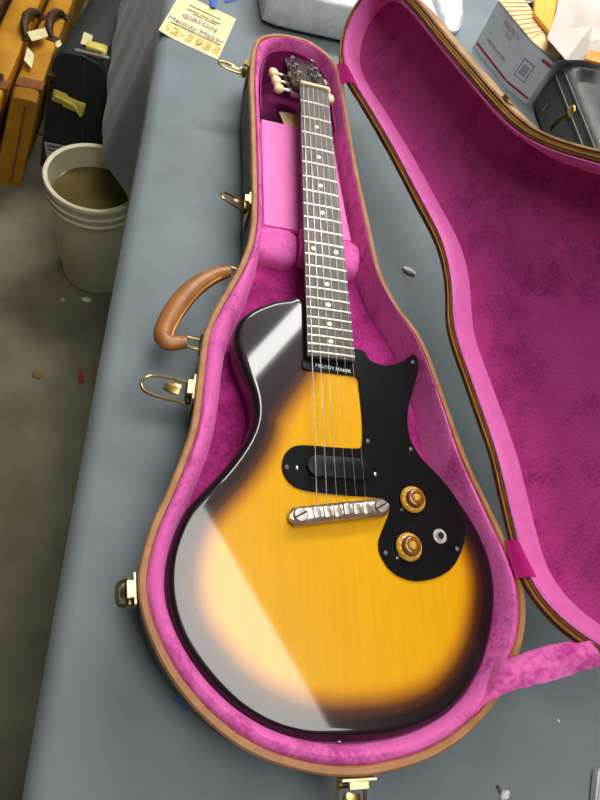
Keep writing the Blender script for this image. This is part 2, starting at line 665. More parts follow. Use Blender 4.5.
# ================================================================== THE GUITAR CASE
RIM = 0.085
NC = 220
CASE_PX = [(-0.0864, 0.7292), (-0.0711, 0.7644), (-0.0347, 0.7833), (0.0074, 0.783), (0.0434, 0.7529), (0.0573, 0.7069), (0.0611, 0.6078), (0.0663, 0.5021), (0.074, 0.408), (0.0813, 0.3264), (0.0988, 0.2737), (0.1275, 0.2225), (0.1453, 0.1413), (0.1603, 0.0673), (0.175, 0.0218), (0.189, -0.0214), (0.1982, -0.0544), (0.1972, -0.087), (0.1831, -0.124), (0.1523, -0.1636), (0.1114, -0.1935), (0.0691, -0.2104), (0.0263, -0.2175), (-0.0091, -0.2177), (-0.047, -0.211), (-0.0878, -0.1962), (-0.1244, -0.1709), (-0.1539, -0.1392), (-0.174, -0.1052), (-0.184, -0.0736), (-0.1838, -0.0487), (-0.1778, -0.0179), (-0.1661, 0.0152), (-0.1554, 0.0506), (-0.1479, 0.0808), (-0.145, 0.1133), (-0.1429, 0.1561), (-0.1392, 0.1943), (-0.1284, 0.2294), (-0.1122, 0.2682), (-0.0985, 0.306), (-0.0896, 0.3459), (-0.0868, 0.3952), (-0.0876, 0.4674), (-0.0892, 0.5568), (-0.0915, 0.6491)]
case_loop = [Vector((p.x, p.y)) for p in spline(CASE_PX, NC)]
cs_n = normals2(case_loop)


def at_z(l, z):
    return [Vector((p.x, p.y, z)) for p in l]


case = thing('guitar_case', 'open brown hardshell guitar case lined with pink plush', 'guitar case', (0, 0, 0))

# outer shell: walls and base
bm = B()
loft(bm, [at_z(inset(case_loop, 0.007), 0.004), at_z(inset(case_loop, 0.002), 0.006), at_z(case_loop, 0.012), at_z(case_loop, RIM - 0.006),
          at_z(inset(case_loop, 0.006), RIM - 0.006), at_z(inset(case_loop, 0.006), 0.010)], cap0=True, cap1=True)
obj('shell', bm, 'shell', case, smooth=True)
# rubber feet under the base
ft = None
for px, py in ((-0.10, 0.0), (0.12, 0.0), (-0.05, 0.6), (0.02, 0.6)):
    bm = B()
    add_lathe(bm, [(0, 0), (0.009, 0), (0.008, 0.0045), (0, 0.0045)], 12, (px, py, 0))
    obj('foot', bm, 'dark_hole', case)
# tan rim binding
bm = B()
loft(bm, [at_z(inset(case_loop, -0.0006), RIM - 0.012), at_z(inset(case_loop, -0.0010), RIM - 0.002), at_z(inset(case_loop, 0.0008), RIM),
          at_z(inset(case_loop, 0.0056), RIM), at_z(inset(case_loop, 0.0066), RIM - 0.002), at_z(inset(case_loop, 0.0066), RIM - 0.010)])
obj('rim_binding', bm, 'binding', case, smooth=True)


def sst(a, b, x):
    t = min(1, max(0, (x - a) / (b - a)))
    return t * t * (3 - 2 * t)


# padded lining: thick round the body, thin along the neck
def lining_th(p):
    body_ = 1 - (sst(0.24, 0.36, p.y) if p.x < 0 else sst(0.06, 0.20, p.y))
    t = 0.0115 + (0.0135 if p.x > 0 else 0.0095 if p.y > -0.1 else 0.0095 + 0.004 * sst(-0.06, 0.0, p.x)) * body_
    w_ = 1 - sst(-0.05, 0.12, p.y)            # tighter round the tail and left bout
    t -= (0.0055 + 0.004 * sst(-0.06, 0.0, p.x)) * w_ * (1 - sst(0.06, 0.15, p.x))
    return t


def fuzz(p, amp, sc=40):
    return amp * noise.noise(Vector((p.x * sc, p.y * sc, 3.1)))


rgt = [sst(0.0, 0.7, -v.x) for v in cs_n]          # walls that face left show their inner slope
th = [lining_th(p) + 0.005 * g * (1 - sst(0.06, 0.20, p.y)) for p, g in zip(case_loop, rgt)]
CAV = 0.0412
ROLL = ((0, -0.008), (0.0, -0.0035), (0.18, 0.0005), (0.45, 0.0015), (0.70, -0.002), (0.90, -0.010), (1.0, -0.022), (1.0, -0.07))
SLOPE = ((0, -0.008), (0.0, -0.0035), (0.10, 0.0005), (0.22, 0.0012), (0.32, -0.003), (0.40, -0.012), (0.66, -0.028), (1.0, -0.07))
lp = []
for (fa_, da), (fb_, db) in zip(ROLL, SLOPE):
    frs = [fa_ + (fb_ - fa_) * g for g in rgt]
    dzs = [da + (db - da) * g for g in rgt]
    ring = inset(case_loop, [0.0066 + (t - 0.002) * fr + fuzz(p, 0.0022 * fr) for t, p, fr in zip(th, case_loop, frs)])
    lp.append([Vector((p.x, p.y, RIM + dz + fuzz(p, 0.0016, 60) * (1 if -0.01 < dz else 0))) for p, dz in zip(ring, dzs)])
bm = B()
loft(bm, lp)
obj('plush_lining', bm, 'plush', case, smooth=True)


# cavity floor under the body, split from the deeper head well
body_floor = [p for p in inset(case_loop, [0.010 + t * 0.6 for t in th]) if p.y < 0.36]
bm = B()
pl = [(p.x, p.y) for p in body_floor]
prism(bm, pl, 0.010, CAV)
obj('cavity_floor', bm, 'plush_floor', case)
head_floor = [p for p in inset(case_loop, [0.010 + t * 0.3 for t in th]) if p.y > 0.585]
bm = B()
prism(bm, [(p.x, p.y) for p in head_floor], 0.010, 0.017)
obj('head_well_floor', bm, 'plush_shaded_floor', case)

ww = [p for p in inset(case_loop, [0.0060 + t for t in th])]
k0 = min(range(NC), key=lambda k: ww[k].y)
ww = [p for p in ww[k0:] + ww[:k0] if p.y > 0.592]
bm = B()
wi = [p + (Vector((-0.015, 0.66)) - p).normalized() * 0.002 for p in ww]
loft(bm, [[Vector((p.x, p.y, z)) for p in w2] for w2, z in ((ww, RIM - 0.012), (wi, RIM - 0.013), (wi, 0.0175), (ww, 0.0175))], closed=False)
obj('head_well_wall', bm, 'plush_shaded_wall', case, smooth=True)

# accessory compartment with a flat pink lid, padded neck rest in front
BOXZ = 0.060
comp = [p for p in inset(case_loop, [0.0080 + t for t in th]) if 0.385 < p.y < 0.597]
cl_ = [p for p in comp if p.x < 0]
cr_ = [p for p in comp if p.x >= 0]
cl_.sort(key=lambda p: p.y)
cr_.sort(key=lambda p: -p.y)
poly = [(p.x, p.y) for p in cl_ + cr_]
bm = B()
prism(bm, poly, 0.012, BOXZ)
acc = obj('accessory_box', bm, 'satin_pink', case)
bm = B()
prism(bm, [(cl_[2].x + 0.001, 0.388), (cr_[-3].x - 0.013, 0.388), (cr_[2].x - 0.011, 0.594), (cl_[-3].x + 0.001, 0.594)], BOXZ, BOXZ + 0.003)
obj('box_lid', bm, 'satin_pink', acc)


def pad(name, x0, x1, y0, y1, z0, z1, r=0.012):
    b_ = B()
    prof = []
    for k in range(9):
        a = k / 8 * PI
        prof.append(((y0 + y1) / 2 + math.cos(a) * (y1 - y0) / 2, z1 - r + math.sin(a) * r))
    prof = [(y1, z0)] + prof + [(y0, z0)]
    cols = []
    nx = 12
    for i in range(nx + 1):
        q = i / nx
        x = x0 + (x1 - x0) * q
        sh = 1 - 0.22 * (abs(2 * q - 1) ** 4)
        cols.append([Vector((x, (y - (y0 + y1) / 2) * sh + (y0 + y1) / 2 + fuzz(Vector((x, y)), 0.003, 50), z0 + (z - z0) * (0.80 + 0.2 * sh) + fuzz(Vector((x, z)), 0.003, 50))) for y, z in prof])
    loft(b_, cols, closed=False, cap0=True, cap1=True)
    return obj(name, b_, 'plush', case, smooth=True)


pad('neck_rest_pad', -0.076, -0.024, 0.335, 0.392, CAV, 0.066, 0.014)
pad('neck_rest_pad', 0.030, 0.064, 0.335, 0.392, CAV, 0.066, 0.014)
bm = B()
add_box(bm, (0.002, 0.362, (CAV + 0.0785) / 2), (0.046, 0.045, 0.0785 - CAV), bev=0.004)
obj('neck_cradle', bm, 'plush', case)

# ---- latches along the rim
def near_out(x, y):
    i = min(range(NC), key=lambda k: (case_loop[k] - Vector((x, y))).length)
    return case_loop[i], -cs_n[i]


def latch(px, loop_len, pitch, swing=0.0, keeper='brass', loop_w=0.011, plate_w=0.022):
    p, nrm = near_out(*px)
    ang = math.atan2(nrm.y, nrm.x)
    t = bpy.data.objects.new('latch', None)
    COL.objects.link(t)
    t.parent = case
    t.location = (p.x, p.y, RIM)
    t.rotation_euler = (0, 0, ang)
    b_ = B()
    add_box(b_, (0.0022, 0, -0.032), (0.0024, plate_w, 0.036), bev=0.0006)
    obj('back_plate', b_, 'brass', t)
    b_ = B()                                      # keeper near the rim
    add_box(b_, (0.0030, 0, -0.006), (0.0022, plate_w * 1.1, 0.012), bev=0.0005)
    add_box(b_, (0.0062, 0, -0.003), (0.0075, plate_w * 0.62, 0.004), bev=0.0008)
    obj('keeper', b_, keeper, t)
    b_ = B()
    add_tube(b_, [(0.0072, -plate_w * 0.45, -0.018), (0.0072, plate_w * 0.45, -0.018)], 0.0036, 10)
    obj('barrel', b_, 'brass_dark', t)
    # lever and wire loop swing out from the barrel
    R_ = Matrix.Rotation(-pitch, 3, 'Y')
    S_ = Matrix.Rotation(swing, 3, 'Z')
    o0 = Vector((0.0072, 0, -0.018))
    b_ = B()
    add_tube(b_, [o0 + S_ @ R_ @ Vector((loop_len * 0.18, 0, 0.003)), o0 + S_ @ R_ @ Vector((loop_len * 0.30, 0, 0.0035)), o0 + S_ @ R_ @ Vector((loop_len * 0.52, 0, 0.003))],
             [loop_w * 0.55, loop_w * 0.7, loop_w * 0.35], 14, flat=0.22)
    obj('lever', b_, 'brass', t, smooth=True)
    pts = [(0, -loop_w, 0), (loop_len * 0.5, -loop_w * 1.05, 0), (loop_len * 0.86, -loop_w * 0.85, 0), (loop_len * 0.97, -loop_w * 0.45, 0), (loop_len, 0, 0),
           (loop_len * 0.97, loop_w * 0.45, 0), (loop_len * 0.86, loop_w * 0.85, 0), (loop_len * 0.5, loop_w * 1.05, 0), (0, loop_w, 0)]
    b_ = B()
    add_tube(b_, [o0 + S_ @ R_ @ Vector(q) for q in spline(pts, 26, closed=False, dim=3)], 0.0017, 8)
    obj('wire_loop', b_, 'brass', t, smooth=True)
    return t


LP = [(-0.0962, 0.6853), (-0.0956, 0.4069), (-0.1405, 0.1253), (-0.1839, -0.0752), (0.0013, -0.2185)]
latch(LP[0], 0.040, math.radians(8), 0.05, loop_w=0.007, plate_w=0.018)
latch(LP[1], 0.036, math.radians(24), 0.0, loop_w=0.007, plate_w=0.018)
latch(LP[2], 0.050, math.radians(-6), -0.18, keeper='brass_pale', loop_w=0.012, plate_w=0.026)
latch(LP[3], 0.014, math.radians(-40), 0.0, keeper='brass_pale', loop_w=0.010, plate_w=0.024)
latch(LP[4], 0.036, math.radians(-6), -0.15, keeper='brass_pale', loop_w=0.012, plate_w=0.028)

# ---- leather handle with wire links
HP = [(-0.1114, 0.3024, 0.062), (-0.1305, 0.291, 0.062), (-0.151, 0.2708, 0.062), (-0.1668, 0.2449, 0.062), (-0.1775, 0.2197, 0.062), (-0.1825, 0.1988, 0.062), (-0.1765, 0.1893, 0.062), (-0.1572, 0.1933, 0.062)]
hp = spline(HP, 30, closed=False, dim=3)
rad = []
for i in range(30):
    q = i / 29
    rad.append(0.0075 + 0.0048 * math.sin(PI * min(1, q * 1.02)) ** 0.7)
bm = B()
add_tube(bm, hp, rad, 16, flat=0.85)
hnd = obj('handle', bm, 'handle_leather', case, smooth=True)
bm = B()
seam = [p + Vector((0.0098, -0.0030, 0.0035)) for p in hp[4:26]]
add_tube(bm, seam, 0.0016, 6)
obj('seam', bm, 'tan_leather', hnd, smooth=True)
for (a, b_) in ([(-0.1114, 0.304, 0.062), (-0.094, 0.2965, 0.062)], [(-0.1573, 0.1946, 0.062), (-0.1372, 0.1909, 0.062)]):
    a, b_ = Vector(a), Vector(b_)
    t_ = (b_ - a).normalized()
    s_ = Vector((-t_.y, t_.x, 0))
    loop_ = [a + s_ * 0.006, a.lerp(b_, 0.5) + s_ * 0.0065, b_ + s_ * 0.006, b_ - s_ * 0.006, a.lerp(b_, 0.5) - s_ * 0.0065, a - s_ * 0.006]
    bm = B()
    add_tube(bm, loop_ + [loop_[0]], 0.0016, 8)
    obj('wire_link', bm, 'brass', hnd, smooth=True)
    bm = B()
    add_box(bm, b_ + Vector((0, 0, 0)), (0.010, 0.020, 0.022), bev=0.002)
    obj('link_plate', bm, 'brass_dark', hnd)

# ---- the lid, hinged along the right side and propped open
HA = Vector([(0.0611, 0.6909, 0.085)][0])
HD = Vector([(0.1778, -0.9841, 0)][0])
HN = Vector((-HD.y, HD.x, 0))
PHI = math.radians(71)
LN = HN * math.cos(PHI) + Vector((0, 0, math.sin(PHI)))
LH = -HN * math.sin(PHI) + Vector((0, 0, math.cos(PHI)))


def lid_pt(t, s, h):
    return HA + HD * t + LN * s + LH * h


lid_loop = []
for p in case_loop:
    q = Vector((p.x, p.y, RIM)) - HA
    s_ = -q.dot(HN)
    lid_loop.append(Vector((q.dot(HD), s_ - 0.045 * max(0, s_ - 0.06))))


def lz(l, h):
    return [lid_pt(p.x, p.y, h) for p in l]


LD = 0.046
# shell of the lid
bm = B()
loft(bm, [lz(inset(lid_loop, 0.010), -LD), lz(inset(lid_loop, 0.003), -LD + 0.003), lz(lid_loop, -LD + 0.010), lz(lid_loop, -0.001), lz(inset(lid_loop, 0.0022), -0.0004),
          lz(inset(lid_loop, 0.0022), -0.004), lz(inset(lid_loop, 0.010), -0.004), lz(inset(lid_loop, 0.010), -LD + 0.004)], cap0=True, cap1=True)
lid = obj('lid', bm, 'lid_side', case, smooth=True)
# grooved dark valance that closes into the body
bm = B()
loft(bm, [lz(inset(lid_loop, 0.0026), -0.004), lz(inset(lid_loop, 0.0026), -0.0010), lz(inset(lid_loop, 0.0040), -0.0020), lz(inset(lid_loop, 0.0048), 0.0022), lz(inset(lid_loop, 0.0112), 0.0026), lz(inset(lid_loop, 0.0118), -0.004)])
obj('valance', bm, 'valance', lid, smooth=True)
bm = B()
loft(bm, [lz(inset(lid_loop, 0.0068), 0.0022), lz(inset(lid_loop, 0.0070), 0.0034), lz(inset(lid_loop, 0.0082), 0.0034), lz(inset(lid_loop, 0.0084), 0.0022)])
obj('valance_bead', bm, 'gold_line', lid, smooth=True)
# pink inner border wall, then the deep panel
lth = [0.0055 for p in lid_loop]
bm = B()
rings = []
for fr, h in ((0.0, -0.004), (0.0, 0.001), (0.35, 0.0020), (0.75, 0.0004), (0.95, -0.005), (1.0, -0.012), (1.0, -0.036)):
    rings.append(lz(inset(lid_loop, [0.0118 + t * fr for t in lth]), h))
loft(bm, rings)
obj('lid_border', bm, 'satin_pink', lid, smooth=True)
panel = inset(lid_loop, [0.0118 + t * 0.9 for t in lth])
pts2 = [(p.x, p.y) for p in panel]
ne = len(pts2)
gx = []
xs = [p[0] for p in pts2]
ys = [p[1] for p in pts2]
x = min(xs)
while x < max(xs):
    y = min(ys)
    while y < max(ys):
        gx.append((x + random.uniform(-.002, .002), y + random.uniform(-.002, .002)))
        y += 0.014
    x += 0.014
V_, E_, F_, *_r = delaunay_2d_cdt([Vector(p) for p in pts2 + gx], [(i, (i + 1) % ne) for i in range(ne)], [], 1, 1e-6)
bm = B()
vs = []
for v in V_:
    d = min((v - p).length for p in panel)
    amp = min(1, d / 0.03)
    h = -0.030 - 0.004 * amp + amp * (0.0022 * noise.noise(Vector((v.x * 22, v.y * 22, 0))) + 0.001 * noise.noise(Vector((v.x * 60, v.y * 60, 5))))
    vs.append(bm.verts.new(lid_pt(v.x, v.y, h)))
for f in F_:
    try:
        bm.faces.new([vs[i] for i in f])
    except ValueError:
        pass
obj('lid_panel', bm, 'plush_lid', lid, smooth=True)
# small brass catch plates on the upper edge of the lid
for tt in [(0.2594, 0.1976)]:
    i = min(range(NC), key=lambda k: (lid_loop[k] - Vector(tt)).length)
    p = lid_loop[i]
    nn_ = -normals2(lid_loop)[i]
    M_ = Matrix((HD * nn_.y * -1 + LN * nn_.x, HD * nn_.x + LN * nn_.y, LH)).transposed()
    bm = B()
    add_box(bm, lid_pt(p.x + nn_.x * 0.0015, p.y + nn_.y * 0.0015, -0.008), (0.016, 0.002, 0.010), M=M_, bev=0.0006)
    add_box(bm, lid_pt(p.x + nn_.x * 0.004, p.y + nn_.y * 0.004, -0.003), (0.008, 0.004, 0.004), M=M_, bev=0.0006)
    obj('catch_plate', bm, 'brass', lid)

# ---- satin hinge ribbons bridging case and lid
def ribbon(ca, cb, la, lb):
    ca, cb = Vector(ca), Vector(cb)
    la, lb = lid_pt(la[0], la[1], 0.0062), lid_pt(lb[0], lb[1], 0.0062)
    rows_ = []
    for i in range(7):
        q = i / 6
        sag = 0.003 * math.sin(PI * q)
        rows_.append([ca.lerp(la, q) + Vector((0, 0, sag)), cb.lerp(lb, q) + Vector((0, 0, sag))])
    b_ = B()
    thick_strip(b_, rows_, (-0.3, 0, 1), 0.0012)
    return obj('hinge_ribbon', b_, 'ribbon', case)


r1c = [(0.1853, -0.0232, 0.088), (0.1896, -0.061, 0.088)]
r1l = [(0.729, 0.0174), (0.7666, 0.0226)]
ribbon(r1c[0], r1c[1], r1l[0], r1l[1])
r2c = [(0.0497, 0.7351, 0.088), (0.0548, 0.6891, 0.088)]
r2l = [(-0.015, 0.0205), (0.0318, 0.0244)]
ribbon(r2c[0], r2c[1], r2l[0], r2l[1])

# ---- plush lid stay between the lower bout and the lid
sa = [(0.1186, -0.1807, 0.084), (0.1569, -0.1322, 0.084)]
sb = [(0.1412, -0.1655, 0.096), (0.1588, -0.1362, 0.096)]
sc_ = [(0.1855, -0.1558, 0.112), (0.194, -0.1258, 0.112)]
sd = [(0.8522, 0.0512), (0.8327, 0.06)]
key = [[Vector(sa[0]), Vector(sa[1])], [Vector(sb[0]), Vector(sb[1])], [Vector(sc_[0]), Vector(sc_[1])], [lid_pt(sd[0][0], sd[0][1], -0.006), lid_pt(sd[1][0], sd[1][1], -0.006)]]
A_ = spline([k[0] for k in key], 34, closed=False, dim=3)
B_ = spline([k[1] for k in key], 34, closed=False, dim=3)
rows = []
for i in range(34):
    r = []
    for j in range(8):
        q = j / 7
        p = A_[i].lerp(B_[i], q)
        bul = 0.006 * math.sin(PI * q) * math.sin(PI * min(1, i / 6 + 0.15) / 2)
        edge = (0.0025 if j in (0, 7) else 0.001) * noise.noise(p * 90)
        r.append(p + Vector((edge, edge, bul + 0.0028 * noise.noise(p * 55))))
    rows.append(r)
bm = B()
thick_strip(bm, rows, (0, 0, 1), 0.006)
obj('lid_stay_strap', bm, 'plush_strap', case, smooth=True)

# ================================================================== THE GUITAR
GT = thing('electric_guitar', 'sunburst single-cutaway electric guitar lying in the pink plush case', 'guitar', (0, 0, 0.097), (math.radians(1.0), 0, 0))
S = 0.62865
BZ, BS = -0.014, 0.015


def btop(x, y):
    return BZ + BS * y


BODY = [(-0.0264, 0.2548), (-0.0435, 0.2526), (-0.0604, 0.2476), (-0.0781, 0.2377), (-0.093, 0.2258), (-0.1041, 0.2108), (-0.1087, 0.1921), (-0.1055, 0.1712), (-0.0963, 0.1455), (-0.0886, 0.1251), (-0.0857, 0.1047), (-0.0892, 0.0843), (-0.0991, 0.063), (-0.1145, 0.0401), (-0.1337, 0.0171), (-0.1477, -0.0007), (-0.1563, -0.0213), (-0.1611, -0.0409), (-0.1625, -0.0581), (-0.1611, -0.0773), (-0.1564, -0.0958), (-0.1477, -0.1147), (-0.1342, -0.1333), (-0.116, -0.1525), (-0.0948, -0.1695), (-0.0695, -0.1829), (-0.0404, -0.1917), (-0.0132, -0.1948), (0.0139, -0.1956), (0.0421, -0.1943), (0.0667, -0.1904), (0.0939, -0.1817), (0.1182, -0.1659), (0.1366, -0.1473), (0.1488, -0.1294), (0.1583, -0.1098), (0.1671, -0.0837), (0.1703, -0.0623), (0.1691, -0.0382), (0.1634, -0.0176), (0.1547, 0.0013), (0.1404, 0.0247), (0.1211, 0.0494), (0.104, 0.0666), (0.0941, 0.0846), (0.092, 0.1072), (0.0973, 0.1299), (0.1066, 0.1539), (0.1147, 0.176), (0.1153, 0.1909), (0.1097, 0.1991), (0.0996, 0.1916), (0.0896, 0.1843), (0.071, 0.1779), (0.0525, 0.1815), (0.0406, 0.1893), (0.0325, 0.1976)]
NB = 260
b_loop = spline(BODY, NB)
b_loop = [Vector((p.x, p.y)) for p in b_loop]
TH = 0.035
RD = 0.0075
# burst: distance to the edge, and to the dark upper bout
ub = [(-0.0121, 0.1836), (-0.0767, 0.0809)]
ua, uc = Vector(ub[0]), Vector(ub[1])
ud = (uc - ua).normalized()
un = Vector((ud.y, -ud.x))
if un.dot(Vector((0.02, -0.05)) - ua) < 0:
    un = -un


def burst_at(p, d):
    side = (p - ua).dot(un)
    e = (d - 0.004) / 0.040 if p.y < 0.16 or p.x < 0.03 else (d - 0.004) / 0.040
    # burst is wider along the tail and left waist
    q = (side + 0.020) / 0.046
    k = 0.004
    e = min(e, q)
    return max(0.0, min(1.0, e))


def body_mesh():
    bm_ = bmesh.new()
    lay = bm_.verts.layers.float.new('burst')

    def ring(d, z):
        r_ = inset(b_loop, d) if d > 1e-6 else b_loop
        out_ = []
        for p in r_:
            v = bm_.verts.new((p.x, p.y, btop(p.x, p.y) + z))
            v[lay] = 0.0
            out_.append(v)
        return out_
    prof = []
    for k in range(6):
        a = k / 5 * PI / 2
        prof.append((RD * (1 - math.sin(a)), -RD * (1 - math.cos(a))))   # top edge inward -> side
    rs = [ring(d, z) for d, z in prof]
    for k in range(1, 6):
        a = k / 5 * PI / 2
        rs.append(ring(RD * (1 - math.cos(a)), -TH + RD * (1 - math.sin(a))))
    for a_, c_ in zip(rs, rs[1:]):
        for k in range(NB):
            k2 = (k + 1) % NB
            bm_.faces.new((a_[k], a_[k2], c_[k2], c_[k]))
    bm_.faces.new(rs[-1])
    for rg in rs[6:]:
        for v in rg:
            v[lay] = 0.46
    for v in rs[5]:
        v[lay] = 0.40
    # one flat ring inside the rounded edge keeps its shading clean
    r_in = ring(RD + 0.003, 0)
    for k in range(NB):
        k2 = (k + 1) % NB
        bm_.faces.new((r_in[k], r_in[k2], rs[0][k2], rs[0][k]))
    for k in range(NB):
        rs[0][k][lay] = 0.0
    pts_ = [(v.co.x, v.co.y) for v in r_in]
    grid = []
    x_ = -0.18
    while x_ < 0.18:
        y_ = -0.21
        while y_ < 0.33:
            if min((p.x - x_) ** 2 + (p.y - y_) ** 2 for p in b_loop) > 0.011 ** 2:
                grid.append((x_ + random.uniform(-.0006, .0006), y_ + random.uniform(-.0006, .0006)))
            y_ += 0.006
        x_ += 0.006
    V2, E2, F2, *_q = delaunay_2d_cdt([Vector(p) for p in pts_ + grid], [(i, (i + 1) % NB) for i in range(NB)], [], 1, 1e-7)
    vv = []
    for i, v in enumerate(V2):
        if i < NB and (v - Vector(pts_[i])).length < 1e-6:
            vt = r_in[i]
        else:
            vt = bm_.verts.new((v.x, v.y, btop(v.x, v.y)))
        d = min((v - p).length_squared for p in b_loop) ** 0.5
        vt[lay] = burst_at(v, d)
        vv.append(vt)
    for f in F2:
        try:
            bm_.faces.new([vv[i] for i in f])
        except ValueError:
            pass
    loose = [v for v in bm_.verts if not v.link_faces]
    bmesh.ops.delete(bm_, geom=loose, context='VERTS')
    return bm_


g_body = obj('body', body_mesh(), 'sunburst', GT, smooth=True)


def fw(y):           # half width of the fretboard
    return (0.0429 + (0.0520 - 0.0429) * (S - y) / (S / 2)) / 2


FB_END = 0.1715
FBT = 0.0055
# neck: rounded back under the board
bm = B()
rings = []
for k in range(26):
    y = FB_END + 0.01 + (S + 0.004 - FB_END - 0.01) * k / 25
    hw = fw(y)
    dep = 0.0165 + 0.003 * (1 - (y - FB_END) / (S - FB_END))
    rr = [Vector((hw * math.cos(PI + PI * j / 12), y, -FBT - dep * abs(math.sin(PI + PI * j / 12)) ** 0.8)) for j in range(13)]
    rings.append(rr)
loft(bm, rings, closed=True, cap0=True, cap1=True)
obj('neck', bm, 'neck_wood', GT, smooth=True)
# fretboard with a slight radius
bm = B()
rings = []
for y in (FB_END, FB_END + 0.0015, S / 2, S - 0.001):
    hw = fw(y)
    zt = -0.0006 if y == FB_END else 0
    rings.append([Vector((hw * q, y, zt - 0.0007 * q * q)) for q in (-1, -0.6, -0.2, 0.2, 0.6, 1)] + [Vector((hw, y, -FBT)), Vector((-hw, y, -FBT))])
loft(bm, rings, closed=True, cap0=True, cap1=True)
fb = obj('fretboard', bm, 'rosewood', GT)
for i in range(1, 23):
    y = S * 2 ** (-i / 12)
    hw = fw(y) - 0.0003
    bm = B()
    loft(bm, [[Vector((hw * q, y + a, z - 0.0007 * q * q)) for a, z in ((-0.0014, -0.0003), (-0.0008, 0.0010), (0.0008, 0.0010), (0.0014, -0.0003))] for q in (-1, -0.5, 0, 0.5, 1)], closed=True, cap0=True, cap1=True)
    obj('fret', bm, 'fret_wire', fb)
bm = B()
add_lathe(bm, [(0, 0.0003), (0.0030, 0.0003), (0.0031, -0.0006), (0, -0.0006)], 16)
dot0 = obj('inlay_dot', bm, 'pearl', fb)
first = True
for i in (3, 5, 7, 9, 12, 15, 17, 19, 21):
    y = S * (2 ** (-i / 12) + 2 ** (-(i - 1) / 12)) / 2
    for xx in ((0,) if i != 12 else (-0.0145, 0.0145)):
        if first:
            dot0.location = (xx, y, 0)
            first = False
        else:
            place(dot0, 'inlay_dot', (xx, y, -0.0002 if xx else 0), fb)
bm = B()
add_box(bm, (0, S + 0.0022, 0.0003), (0.0432, 0.0046, 0.0062), bev=0.0006)
obj('nut', bm, 'ivory', GT)

# headstock, tilted back
TILT = math.radians(15)
HS = [(-0.0209, 0.6336), (-0.0274, 0.6442), (-0.0318, 0.6695), (-0.0349, 0.6948), (-0.0362, 0.7245), (-0.0224, 0.7401), (-0.0091, 0.7407), (0.0041, 0.739), (0.0149, 0.7315), (0.0187, 0.7093), (0.0214, 0.6815), (0.0229, 0.6522), (0.023, 0.6306)]


def hs_z(y):
    return -0.003 - math.tan(TILT) * (y - 0.632)


bm = B()
hl = [(x, y) for x, y in HS]
loft(bm, [[Vector((x, y, hs_z(y))) for x, y in hl], [Vector((x, y, hs_z(y) - 0.014)) for x, y in hl]], cap0=True, cap1=True)
hs = obj('headstock', bm, 'head_black', GT)
bm = B()
bell = [(-0.006, 0.640), (0.006, 0.640), (0.0075, 0.652), (0.004, 0.664), (-0.004, 0.664), (-0.0075, 0.652)]
prism(bm, bell, 0, 0, f=lambda x, y, z: Vector((x, y, hs_z(y) + 0.0002 + z)))
for v in bm.verts[:6]:
    v.co.z += 0.0016
obj('truss_rod_cover', bm, 'black_plastic', hs)
TM = Matrix.Rotation(-TILT, 3, 'X')
tun = [(-0.0231, 0.6487), (-0.0249, 0.6758), (-0.0268, 0.7041), (0.009, 0.6551), (0.0069, 0.6822), (0.0048, 0.7105)]
for k, (x, y) in enumerate(tun):
    sgn = -1 if k < 3 else 1
    t = bpy.data.objects.new('tuner', None)
    COL.objects.link(t)
    t.parent = hs
    t.location = (x, y, hs_z(y))
    t.rotation_euler = (-TILT, 0, 0)
    bm = B()
    add_lathe(bm, [(0, 0.0006), (0.0050, 0.0006), (0.0055, -0.0004), (0.0055, -0.001)], 16)
    obj('bushing', bm, 'nickel', t)
    bm = B()
    add_lathe(bm, [(0.0034, 0), (0.0034, 0.005), (0.0026, 0.007), (0.0034, 0.009), (0.0034, 0.011), (0, 0.0115)], 12)
    obj('post', bm, 'steel', t, smooth=True)
    bm = B()
    add_tube(bm, [(0, 0, -0.018), (sgn * 0.024, 0, -0.018)], 0.0022, 8)
    obj('shaft', bm, 'nickel', t)
    bm = B()
    add_box(bm, (0, 0, -0.0185), (0.014, 0.018, 0.008), bev=0.001)
    obj('gear_housing', bm, 'nickel', t)
    bm = B()
    add_tube(bm, [(sgn * 0.0165, 0, -0.018), (sgn * 0.0185, 0, -0.018), (sgn * 0.023, 0, -0.018), (sgn * 0.028, 0, -0.018), (sgn * 0.031, 0, -0.018), (sgn * 0.032, 0, -0.018)], [0.003, 0.008, 0.0112, 0.0112, 0.008, 0.004], 14, flat=0.6)
    obj('button', bm, 'ivory', t, smooth=True)

# pickguard: one black plate from the cutaway round the pickup and controls
PG = [(0.0357, 0.1928), (0.0514, 0.1792), (0.0699, 0.1756), (0.0884, 0.1819), (0.0997, 0.1897), (0.1076, 0.1954), (0.1122, 0.1887), (0.1114, 0.1745), (0.1033, 0.1525), (0.094, 0.1287), (0.0892, 0.1061), (0.0912, 0.0836), (0.101, 0.0646), (0.1173, 0.0474), (0.1325, 0.0281), (0.1406, 0.011), (0.1429, -0.0081), (0.1393, -0.0228), (0.1304, -0.0393), (0.1178, -0.0528), (0.098, -0.0617), (0.0746, -0.0641), (0.055, -0.0569), (0.0437, -0.0428), (0.0413, -0.0284), (0.0475, -0.0143), (0.0552, 0.0012), (0.0561, 0.0121), (0.0451, 0.0176), (0.01, 0.0184), (-0.0218, 0.02), (-0.0405, 0.0232), (-0.0516, 0.0315), (-0.0566, 0.0442), (-0.0533, 0.0581), (-0.0441, 0.0668), (-0.0317, 0.0693), (-0.0077, 0.0694), (0.0224, 0.0698), (0.0299, 0.0713), (0.0325, 0.0767), (0.0345, 0.1035), (0.0337, 0.1423), (0.0317, 0.1559), (0.012, 0.157), (-0.0115, 0.1577), (-0.0288, 0.1583), (-0.0322, 0.1627), (-0.0296, 0.1718), (-0.0202, 0.1743)]
pg_loop = [Vector((p.x, p.y)) for p in spline(PG, 280)]
bm = B()
